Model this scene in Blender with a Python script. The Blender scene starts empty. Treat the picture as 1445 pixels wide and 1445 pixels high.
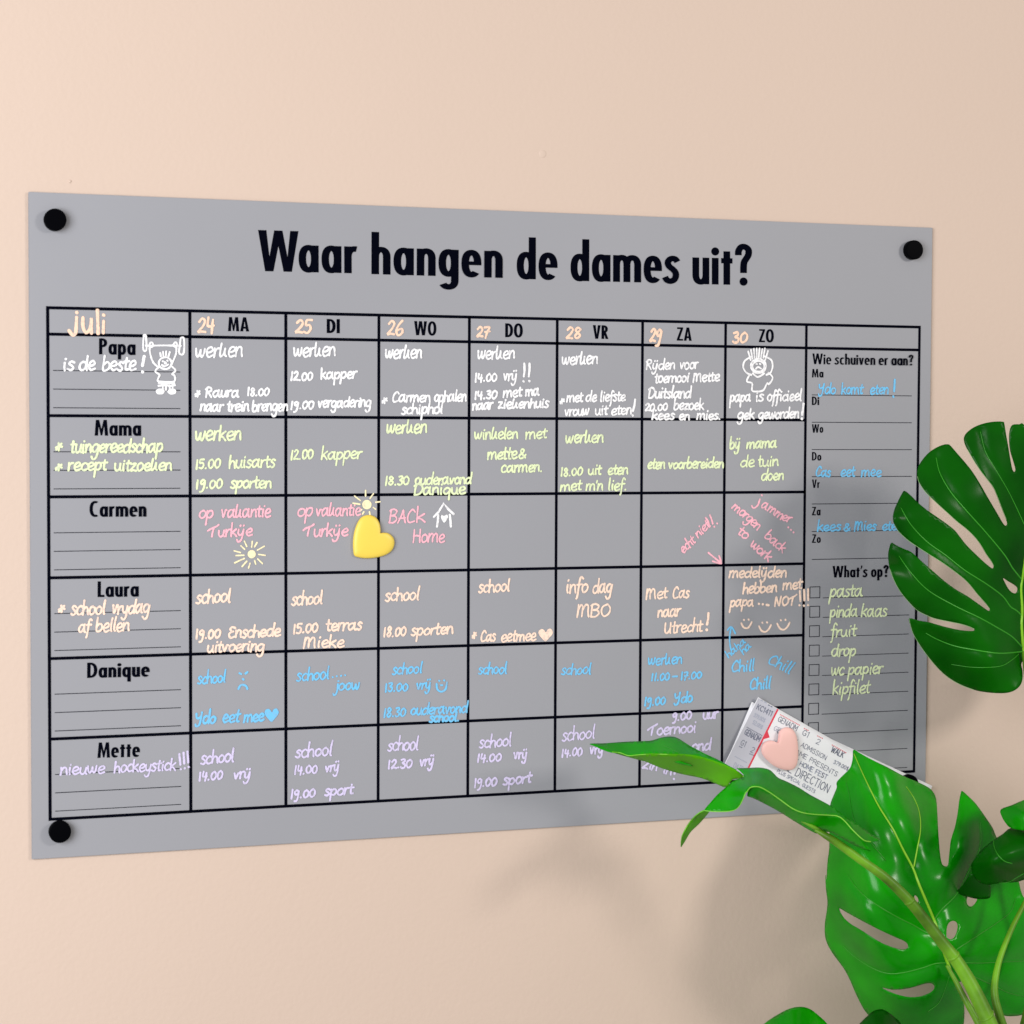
import bpy, bmesh, math, random
import numpy as np
from mathutils import Vector, Matrix
from mathutils.geometry import delaunay_2d_cdt

random.seed(7)
S = bpy.context.scene
COL = S.collection

# ------------------------------------------------------------------ camera
EYE = np.array([-0.416979, -1.237235, 1.560556])
PAN, TILT, ROLL, FPX = 0.324817, -0.041259, 0.004408, 2900.0
ca, sa, cb, sb = math.cos(PAN), math.sin(PAN), math.cos(TILT), math.sin(TILT)
FW = np.array([sa*cb, ca*cb, sb]); RT0 = np.array([ca, -sa, 0.0]); UP0 = np.cross(RT0, FW)
RT = math.cos(ROLL)*RT0 + math.sin(ROLL)*UP0
UP = -math.sin(ROLL)*RT0 + math.cos(ROLL)*UP0
cam = bpy.data.cameras.new('camera'); camo = bpy.data.objects.new('camera', cam); COL.objects.link(camo)
cam.sensor_width = 36; cam.sensor_fit = 'HORIZONTAL'; cam.lens = 36*FPX/1445.0
cam.clip_start = 0.02; cam.clip_end = 50
M4 = Matrix(((RT[0], UP[0], -FW[0], EYE[0]), (RT[1], UP[1], -FW[1], EYE[1]), (RT[2], UP[2], -FW[2], EYE[2]), (0, 0, 0, 1)))
camo.matrix_world = M4
S.camera = camo
cam.dof.use_dof = True
cam.dof.focus_distance = 1.33
cam.dof.aperture_fstop = 13.0

# ------------------------------------------------------------------ world and lamps
w = bpy.data.worlds.new('World'); S.world = w; w.use_nodes = True
w.node_tree.nodes['Background'].inputs[0].default_value = (1.0, 0.95, 0.88, 1)
w.node_tree.nodes['Background'].inputs[1].default_value = 0.27

def area(name, loc, target, size, energy, color, sy=None):
    l = bpy.data.lights.new(name, 'AREA'); l.energy = energy; l.color = color; l.size = size
    if sy: l.shape = 'RECTANGLE'; l.size_y = sy
    o = bpy.data.objects.new(name, l); COL.objects.link(o); o.location = loc
    o.rotation_euler = (Vector(target)-Vector(loc)).to_track_quat('-Z', 'Y').to_euler()
    return o
area('window_light', (-1.20, -1.15, 1.66), (-0.15, 0, 1.48), 1.0, 20, (0.985, 0.99, 1.0), 1.0)
area('wall_lamp', (1.13, -1.50, 2.02), (0.15, 0, 1.45), 0.30, 9.2, (1.0, 0.95, 0.88), 0.27)

S.view_settings.view_transform = 'Standard'; S.view_settings.look = 'None'
S.view_settings.exposure = 0.46; S.view_settings.gamma = 1.0

# ------------------------------------------------------------------ helpers
def ray(px, py):
    return FW*FPX + RT*(px-722.5) - UP*(py-722.5)
def at(px, py, d=0.0):
    """point of the room d metres in front of the board's face that lies towards (px, py)"""
    v = ray(px, py); t = (-d-EYE[1])/v[1]
    return Vector((EYE+v*t).tolist())
def bp(px, py):
    p = at(px, py); return np.array([p.x, p.z])

def srgb(r, g, b):
    f = lambda c: (c/12.92 if c <= 0.04045 else ((c+0.055)/1.055)**2.4)
    return (f(r/255), f(g/255), f(b/255), 1)

def mat(name, color, rough=0.5, noise=None, bump=None, spec=0.5, coat=0, extra=None):
    m = bpy.data.materials.new(name); m.use_nodes = True
    nt = m.node_tree; b = nt.nodes['Principled BSDF']
    b.inputs['Base Color'].default_value = color
    b.inputs['Roughness'].default_value = rough
    b.inputs['Specular IOR Level'].default_value = spec
    if coat: b.inputs['Coat Weight'].default_value = coat; b.inputs['Coat Roughness'].default_value = 0.15
    tc = nt.nodes.new('ShaderNodeTexCoord')
    if noise:
        sc, lo, hi = noise
        n = nt.nodes.new('ShaderNodeTexNoise'); n.inputs['Scale'].default_value = sc; n.inputs['Detail'].default_value = 5
        nt.links.new(tc.outputs['Object'], n.inputs['Vector'])
        mr = nt.nodes.new('ShaderNodeMapRange'); mr.inputs['From Min'].default_value = .3; mr.inputs['From Max'].default_value = .7
        mr.inputs['To Min'].default_value = lo; mr.inputs['To Max'].default_value = hi
        nt.links.new(n.outputs['Fac'], mr.inputs['Value'])
        mx = nt.nodes.new('ShaderNodeMix'); mx.data_type = 'RGBA'; mx.blend_type = 'MULTIPLY'; mx.inputs['Factor'].default_value = 1
        mx.inputs['A'].default_value = color
        nt.links.new(mr.outputs['Result'], mx.inputs['B'])
        nt.links.new(mx.outputs['Result'], b.inputs['Base Color'])
    if bump:
        sc, st, dist = bump
        n2 = nt.nodes.new('ShaderNodeTexNoise'); n2.inputs['Scale'].default_value = sc; n2.inputs['Detail'].default_value = 6
        nt.links.new(tc.outputs['Object'], n2.inputs['Vector'])
        bn = nt.nodes.new('ShaderNodeBump'); bn.inputs['Strength'].default_value = st; bn.inputs['Distance'].default_value = dist
        nt.links.new(n2.outputs['Fac'], bn.inputs['Height']); nt.links.new(bn.outputs['Normal'], b.inputs['Normal'])
    return m

def mesh_obj(name, verts, faces, m, parent=None, smooth=False):
    me = bpy.data.meshes.new(name); me.from_pydata([tuple(v) for v in verts], [], faces); me.update()
    if smooth: me.polygons.foreach_set('use_smooth', [True]*len(me.polygons))
    o = bpy.data.objects.new(name, me); COL.objects.link(o)
    if m: me.materials.append(m)
    if parent: o.parent = parent; o.matrix_parent_inverse = parent.matrix_world.inverted()
    return o
def empty(name, loc, label, cat, group=None):
    o = bpy.data.objects.new(name, None); COL.objects.link(o); o.location = loc; o.empty_display_size = .02
    o['label'] = label; o['category'] = cat
    if group: o['group'] = group
    bpy.context.view_layer.update()
    return o

def catmull(pts, n=6, closed=False):
    P = [np.array(p, float) for p in pts]; out = []; N = len(P)
    if N < 3 and not closed: return P
    segs = N if closed else N-1
    for i in range(segs):
        if closed: a, b, c, d = P[(i-1) % N], P[i], P[(i+1) % N], P[(i+2) % N]
        else: a, b, c, d = P[max(i-1, 0)], P[i], P[i+1], P[min(i+2, N-1)]
        for k in range(n):
            t = k/n
            out.append(.5*((2*b)+(-a+c)*t+(2*a-5*b+4*c-d)*t*t+(-a+3*b-3*c+d)*t**3))
    if not closed: out.append(P[-1])
    return out

# ------------------------------------------------------------------ materials
M_wall = mat('wall_paint', srgb(207, 186, 172), .62, (1.7, .975, 1.02), (330, .22, .0008), .35)
M_board = mat('board_grey_lacquer', srgb(151, 152, 159), .5, (2.6, .955, 1.03), (1500, .04, .0002), .3)
M_edge = mat('board_edge_steel', srgb(120, 120, 124), .4)
M_ink = mat('printed_black', (0.0018, 0.0022, 0.006, 1), .6, spec=0)
M_rule = mat('printed_thin_black', (0.008, 0.009, 0.016, 1), .6, spec=0)
def marker(name, c):
    m = mat(name, c, .75, None, (900, .2, .0004), .2); nt = m.node_tree; b = nt.nodes['Principled BSDF']
    tc = nt.nodes.new('ShaderNodeTexCoord'); n = nt.nodes.new('ShaderNodeTexNoise'); n.inputs['Scale'].default_value = 520; n.inputs['Detail'].default_value = 3
    nt.links.new(tc.outputs['Object'], n.inputs['Vector'])
    mr = nt.nodes.new('ShaderNodeMapRange'); mr.inputs['From Min'].default_value = .34; mr.inputs['From Max'].default_value = .52
    mr.inputs['To Min'].default_value = .60; mr.inputs['To Max'].default_value = .97
    nt.links.new(n.outputs['Fac'], mr.inputs['Value'])
    mx = nt.nodes.new('ShaderNodeMix'); mx.data_type = 'RGBA'; mx.inputs['A'].default_value = srgb(153, 152, 160); mx.inputs['B'].default_value = c
    nt.links.new(mr.outputs['Result'], mx.inputs['Factor']); nt.links.new(mx.outputs['Result'], b.inputs['Base Color'])
    return m
INK = {'w': marker('white_marker', (.93, .93, .96, 1)), 'g': marker('lime_marker', srgb(230, 243, 194)),
       'p': marker('pink_marker', srgb(252, 184, 200)), 'o': marker('peach_marker', srgb(255, 224, 204)),
       'b': marker('blue_marker', srgb(112, 196, 244)), 'l': marker('lavender_marker', srgb(214, 204, 240)),
       'y': marker('cream_marker', srgb(252, 240, 194)), 'd': marker('peach_date_marker', srgb(252, 214, 188))}
M_mag = mat('magnet_black_plastic', (0.001, 0.0011, 0.002, 1), .5, spec=.02, bump=(300, .05, .0003))

# ------------------------------------------------------------------ wall
def build_wall():
    x0, x1, z0, z1 = -2.6, 2.6, .25, 3.0
    vs, fs = [], []
    # a wall slab with a skin thickness; front face at y = +0.0022
    y0, y1 = .0022, .1222
    for y in (y0, y1):
        vs += [(x0, y, z0), (x1, y, z0), (x1, y, z1), (x0, y, z1)]
    fs = [(0, 1, 2, 3), (7, 6, 5, 4), (0, 4, 5, 1), (1, 5, 6, 2), (2, 6, 7, 3), (3, 7, 4, 0)]
    o = mesh_obj('wall', vs, fs, M_wall); o['kind'] = 'structure'
    # little paint nibs
    for i, (px, py, r, h) in enumerate([(98.5, 256, .0011, .0007), (766, 217, .0026, .0004)]):
        c = at(px, py, -.0022); bm = bmesh.new()
        bmesh.ops.create_uvsphere(bm, u_segments=16, v_segments=8, radius=1)
        for v in bm.verts: v.co = Vector((c.x+v.co.x*r, .0023+v.co.y*h, c.z+v.co.z*r))
        me = bpy.data.meshes.new('paint_nib'); bm.to_mesh(me); bm.free(); me.materials.append(M_wall)
        me.polygons.foreach_set('use_smooth', [True]*len(me.polygons))
        n = bpy.data.objects.new('paint_nib', me); COL.objects.link(n); n.parent = o; n['kind'] = 'structure'
build_wall()

# ------------------------------------------------------------------ board
BX, BZ0, BZ1 = .300, 1.5-.1970, 1.5+.1970
board = empty('planner_board', (0, 0, BZ0), 'grey metal weekly planner board headed Waar hangen de dames uit, hung on the peach wall', 'planner board')
def panel():
    bm = bmesh.new()
    vs = [bm.verts.new(p) for p in ((-BX, 0, BZ0), (BX, 0, BZ0), (BX, 0, BZ1), (-BX, 0, BZ1))]
    f = bm.faces.new(vs)
    r = bmesh.ops.extrude_face_region(bm, geom=[f])
    for g in r['geom']:
        if isinstance(g, bmesh.types.BMVert): g.co.y = .0016
    bmesh.ops.bevel(bm, geom=[e for e in bm.edges], offset=.0003, segments=2, affect='EDGES')
    bmesh.ops.recalc_face_normals(bm, faces=bm.faces)
    me = bpy.data.meshes.new('panel'); bm.to_mesh(me); bm.free(); me.materials.append(M_board)
    o = bpy.data.objects.new('panel', me); COL.objects.link(o)
    o.parent = board; o.matrix_parent_inverse = board.matrix_world.inverted()
panel()
for x in (-.22, .22):                        # spacer blocks that hold the sheet off the wall
    for z in (BZ0+.05, BZ1-.05):
        mesh_obj('spacer', [(x+a, y, z+b) for y in (.00165, .00215) for a, b in ((-.015, -.015), (.015, -.015), (.015, .015), (-.015, .015))],
                 [(0, 1, 2, 3), (7, 6, 5, 4), (0, 4, 5, 1), (1, 5, 6, 2), (2, 6, 7, 3), (3, 7, 4, 0)], M_edge, board)

zlayer = [0]
def flat_y():
    zlayer[0] = (zlayer[0]+1) % 12
    return -.00012-.00001*zlayer[0]
def rect(name, x0, z0, x1, z1, m=None, y=None):
    y = flat_y() if y is None else y
    return mesh_obj(name, [(x0, y, z0), (x1, y, z0), (x1, y, z1), (x0, y, z1)], [(0, 1, 2, 3)], m or M_ink, board)

CX = [-.2893]+[-.20545+.05874*k for k in range(8)]+[.2908]
RZ = [1.5+.1296, 1.5+.1141]+[1.5+.1141-.04795*k for k in range(1, 7)]
LW = .00092
def hline(x0, x1, z, w=LW): rect('grid_line', x0-w, z-w, x1+w, z+w)
def vline(x, z0, z1, w=LW): rect('grid_line', x-w, z0, x+w, z1)
hline(CX[0], CX[9], RZ[0]); hline(CX[0], CX[9], RZ[1]); hline(CX[0], CX[9], RZ[7])
for k in range(2, 7): hline(CX[0], CX[8], RZ[k])
for x in CX: vline(x, RZ[7], RZ[0])
for r in range(6):
    for q in range(3):
        z = bp(75, (522.7, 549, 575.3)[q])[1]-.04795*r
        rect('ruled_line', bp(75, 549)[0], z-.00022, bp(254.2, 549)[0], z+.00022, M_rule)
for y in (557.2, 595.8, 634.4, 672.7, 711.2, 750, 789.4):
    z = bp(1146, y)[1]; rect('ruled_line', bp(1145.5, y)[0], z-.00022, bp(1286.5, y)[0], z+.00022, M_rule)
ZB = bp(1149, 844.0)[1]; XB = bp(1142.3, 836)[0]; XL = bp(1161, 843)[0]; XR = bp(1283, 840)[0]
PB = (bp(1149, 844.0)[1]-bp(1149, 980.9)[1])/5
for k in range(10):
    z = ZB-PB*k
    rect('ruled_line', XL, z-.0002, XR, z+.0002, M_rule)
    if k < 9:
        a, s, t = XB, .0078, .00046; y = flat_y()
        v = [(a, y, z), (a+s, y, z), (a+s, y, z+s), (a, y, z+s), (a+t, y, z+t), (a+s-t, y, z+t), (a+s-t, y, z+s-t), (a+t, y, z+s-t)]
        mesh_obj('checkbox', v, [(0, 1, 5, 4), (1, 2, 6, 5), (2, 3, 7, 6), (3, 0, 4, 7)], M_rule, board)

# ------------------------------------------------------------------ printed bold condensed letters
def sarc(cx, cy, rx, ry, a0, a1, n=22, e=2.3):
    out = []
    for i in range(n+1):
        a = math.radians(a0+(a1-a0)*i/n); c, s = math.cos(a), math.sin(a)
        out.append((cx+rx*math.copysign(abs(c)**(2/e), c), cy+ry*math.copysign(abs(s)**(2/e), s)))
    return out
def pen(path, hx, hy):
    P = [np.array(p, float) for p in path]; L, R = [], []
    for i, p in enumerate(P):
        t = P[min(i+1, len(P)-1)]-P[max(i-1, 0)]; t /= (np.linalg.norm(t)+1e-9)
        n = np.array([-t[1], t[0]]); q = np.array([hx*hx*n[0], hy*hy*n[1]])/math.sqrt((hx*n[0])**2+(hy*n[1])**2)
        L.append(p+q); R.append(p-q)
    return [[L[i], L[i+1], R[i+1], R[i]] for i in range(len(P)-1)]
def glyph(ch, hx, hy):
    X = .66; g = []; wd = .46
    R_ = lambda a, b, c, d: g.append([(a, b), (c, b), (c, d), (a, d)])
    def ring(w=.46, lo=-.012, hi=.672): 
        g.extend(pen(sarc(w/2, (lo+hi)/2, w/2-hx, (hi-lo)/2-hy, 0, 360, 40), hx, hy))
    def disc(cx, cy, r): g.append([(cx+r*math.cos(a*math.pi/12), cy+r*math.sin(a*math.pi/12)) for a in range(24)])
    if ch in 'adqgp':
        ring(.455)
        if ch == 'p': R_(0, -.3, 2*hx, X)
        elif ch == 'g':
            g.extend(pen([(.46-hx, .6), (.46-hx, .3), (.46-hx, 0), (.46-hx, -.1)]+sarc(.23, -.1, .23-hx, .16, 0, -150, 14), hx, hy)); R_(.46-2*hx, .3, .46, X)
        else: R_(.46-2*hx, -.3 if ch == 'q' else 0, .46, 1.03 if ch == 'd' else X)
    elif ch == 'o': ring(.47); wd = .47
    elif ch == 'e':
        g.extend(pen(sarc(.23, .33, .23-hx, .342-hy, -4, 312, 40), hx, hy)); R_(.08, .295, .455, .385)
    elif ch == 'c': g.extend(pen(sarc(.23, .33, .23-hx, .342-hy, 52, 308, 34), hx, hy)); wd = .40
    elif ch in 'nhm':
        R_(0, 0, 2*hx, 1.03 if ch == 'h' else X)
        def arch(xl, xr): g.extend(pen([(xl, .40)]+sarc((xl+xr)/2, .42, (xr-xl)/2, .252-hy, 180, 0, 20)+[(xr, .40), (xr, .2), (xr, 0)], hx, hy))
        wd = .43; arch(hx, wd-hx)
        if ch == 'm': arch(wd-hx, .70-hx); wd = .70
    elif ch == 'u':
        wd = .43; g.extend(pen([(hx, X), (hx, .4), (hx, .24)]+sarc(wd/2, .24, wd/2-hx, .252-hy, 180, 360, 20)+[(wd-hx, .26)], hx, hy)); R_(wd-2*hx, 0, wd, X)
    elif ch == 'r':
        R_(0, 0, 2*hx, X); g.extend(pen([(hx, .36)]+sarc(hx+.16, .40, .16, .27-hy, 180, 78, 14), hx, hy)); wd = .30
    elif ch == 's':
        g.extend(pen(catmull([(.325, .535), (.27, .602), (.17, .612), (.095, .55), (.085, .475), (.13, .405), (.21, .345), (.275, .27), (.285, .175), (.24, .085), (.15, .048), (.06, .075), (.01, .15)], 5), hx*.93, hy)); wd = .37
    elif ch == 'i': R_(0, 0, 2*hx, X); disc(hx, .82, hx*1.18); wd = 2*hx
    elif ch == 't': R_(.06, 0, .06+2*hx, .83); R_(0, X-.13, .12+2*hx, X-.0); wd = .12+2*hx
    elif ch == 'v': g.append([(0, X), (2*hx, X), (.22, .2), (.44-2*hx, X), (.44, X), (.22+hx, 0), (.22-hx, 0)]); wd = .44
    elif ch == 'W':
        k = 2*hx*1.1; g.append([(0, 1), (k, 1), (.255, .36), (.46-k/2, 1), (.46+k/2, 1), (.665, .36), (.92-k, 1), (.92, 1), (.67+k/2, 0), (.67-k/2, 0), (.46, .62), (.25+k/2, 0), (.25-k/2, 0)]); wd = .92
    elif ch == 'M':
        k = 2*hx; g.append([(0, 0), (.07, 1), (.07+k*.98, 1), (.37, .42), (.67-k*.98, 1), (.67, 1), (.74, 0), (.74-k, 0), (.74-k-.035, .60), (.415, .02), (.325, .02), (k+.035, .60), (k, 0)]); wd = .74
    elif ch == 'A':
        k = 2*hx*1.04; c = .30
        g.append([(0, 0), (c-k*.5, 1), (c, 1), (c, .74), (k, 0)]); g.append([(.60, 0), (.60-k, 0), (c, .74), (c, 1), (c+k*.5, 1)]); R_(.14, .19, .46, .19+hy*2); wd = .60
    elif ch == 'V':
        k = 2*hx*1.04; g.append([(0, 1), (k, 1), (.28, .30), (.56-k, 1), (.56, 1), (.28+k*.5, 0), (.28-k*.5, 0)]); wd = .56
    elif ch == 'I': R_(0, 0, 2*hx, 1); wd = 2*hx
    elif ch == 'L': R_(0, 0, 2*hx, 1); R_(2*hx-.01, 0, .38, 2*hy); wd = .38
    elif ch == 'O': wd = .62; g.extend(pen(sarc(.31, .5, .31-hx, .512-hy, 0, 360, 44, 2.15), hx, hy))
    elif ch == 'C': wd = .50; g.extend(pen(sarc(.31, .5, .31-hx, .512-hy, 62, 298, 36, 2.15), hx, hy))
    elif ch == 'D':
        R_(0, 0, 2*hx, 1); wd = .54; g.extend(pen([(hx, 1-hy), (.14, 1-hy)]+sarc(.16, .5, .38-hx, .5-hy, 90, -90, 26)+[(.14, hy), (hx, hy)], hx, hy))
    elif ch in 'RP':
        R_(0, 0, 2*hx, 1); wd = .46; g.extend(pen([(hx, 1-hy), (.14, 1-hy)]+sarc(.16, .72, .29-hx, .28-hy, 90, -90, 22)+[(.14, .44+hy), (hx, .44+hy)], hx, hy))
        if ch == 'R': g.append([(.15, .47), (.31, .50), (.50, 0), (.50-2.1*hx, 0)]); wd = .50
    elif ch == 'Z':
        g.append([(.02, 1), (.47, 1), (.47, .90), (.2, .13), (.47, .13), (.47, 0), (0, 0), (0, .10), (.275, .87), (.02, .87)]); wd = .47
    elif ch == '?':
        g.extend(pen(catmull([(hx, .74), (hx+.005, .85), (.16, .945), (.26, .95), (.345, .88), (.345, .76), (.29, .66), (.235, .57), (.22, .44), (.22, .30)], 5), hx, hy*1.05)); disc(.22, .085, hx*1.2); wd = .43
    elif ch == "'": g.append([(.03, 1), (.16, 1), (.16, .88), (.06, .68), (0, .70), (.04, .86)]); wd = .16
    return g, wd
def printed(name, text, x0, y0, x1, y1, cap, hx=.086, hy=.062, gap=.075, m=None, sp=.24):
    """text whose base line runs from (x0,y0) to (x1,y1) on the board, cap = height there"""
    polys = []; x = 0; pv = ''
    for ch in text:
        if ch == ' ': x += sp; continue
        g, wd = glyph(ch, hx, hy)
        if pv == 'W' and ch == 'a': x -= gap
        pv = ch
        polys += [[(p[0]+x, p[1]) for p in q] for q in g]; x += wd+gap
    total = x-gap
    A, B = bp(x0, y0), bp(x1, y1); u = (B-A); W_ = np.linalg.norm(u); u /= W_; v = np.array([-u[1], u[0]])
    H_ = np.linalg.norm(bp(x0, y0-cap)-A); sx = W_/total
    vs, fs = [], []; 
    for i, q in enumerate(polys):
        y = -.00012-.0000015*i; k = len(vs)
        for p in q:
            P = A+u*p[0]*sx+v*p[1]*H_; vs.append((P[0], y, P[1]))
        fs.append(tuple(range(k, len(vs))))
    o = mesh_obj(name, vs, fs, m or M_ink, board)
    bm = bmesh.new(); bm.from_mesh(o.data)
    for f in bm.faces:
        f.normal_update()
        if f.normal.y > 0: f.normal_flip()
    bm.to_mesh(o.data); bm.free()
    return o
for wrd, a in {'Waar': (364.4, 382.5, 503.9, 385.8, 58), 'hangen': (524, 386.8, 709, 392.2, 58), 'de': (729, 393.5, 786.6, 395, 57.5),
               'dames': (805, 396.2, 958, 399.8, 57.5), 'uit?': (977, 400.8, 1060.5, 402.4, 57)}.items():
    printed('title_word', wrd, *a, hx=.086, hy=.069, gap=.066)
for t, a in {'MA': (321.7, 467.3, 351.5, 467.8, 20), 'DI': (461, 470, 479.5, 470.3, 20), 'WO': (584.3, 473, 615.7, 473.6, 20), 'DO': (712.8, 475.8, 737.6, 476.2, 19.6),
             'VR': (836.4, 478, 858.5, 478.4, 19.3), 'ZA': (955, 480.6, 976, 481, 18.8), 'ZO': (1070.8, 482.8, 1091.8, 483.2, 18.4)}.items():
    printed('day_heading', t, *a, hx=.098, hy=.074, gap=.06)
for t, a in {'Papa': (139.7, 500, 191, 501, 22.7), 'Mama': (133.5, 614.8, 199, 615, 22.4), 'Carmen': (126.2, 729.3, 206.4, 729, 22.2),
             'Laura': (137.6, 842.6, 195.6, 841.8, 22.2), 'Danique': (122.8, 956.7, 211, 954.6, 21.6), 'Mette': (137.4, 1069.6, 197.4, 1067.8, 21.8)}.items():
    printed('person_heading', t, *a, hx=.092, hy=.072, gap=.06)
for t, y in (('Ma', 532.6), ('Di', 571.6), ('Wo', 610.6), ('Do', 649.8), ('Vr', 688.6), ('Za', 727.2), ('Zo', 766)):
    wpx = {'Ma': 16.2, 'Di': 10.2, 'Wo': 16, 'Do': 13.2, 'Vr': 11, 'Za': 12, 'Zo': 12.4}[t]
    printed('day_label', t, 1145.6, y, 1145.6+wpx, y, 12.0, hx=.090, hy=.068)
printed('list_heading', 'Wie schuiven er aan?', 1146.2, 513.9, 1288, 515.8, 15.2, hx=.080, hy=.062, gap=.07)
printed('list_heading', "What's op?", 1174.5, 815.0, 1253, 813.9, 16.4, hx=.090, hy=.068, gap=.06)

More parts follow.
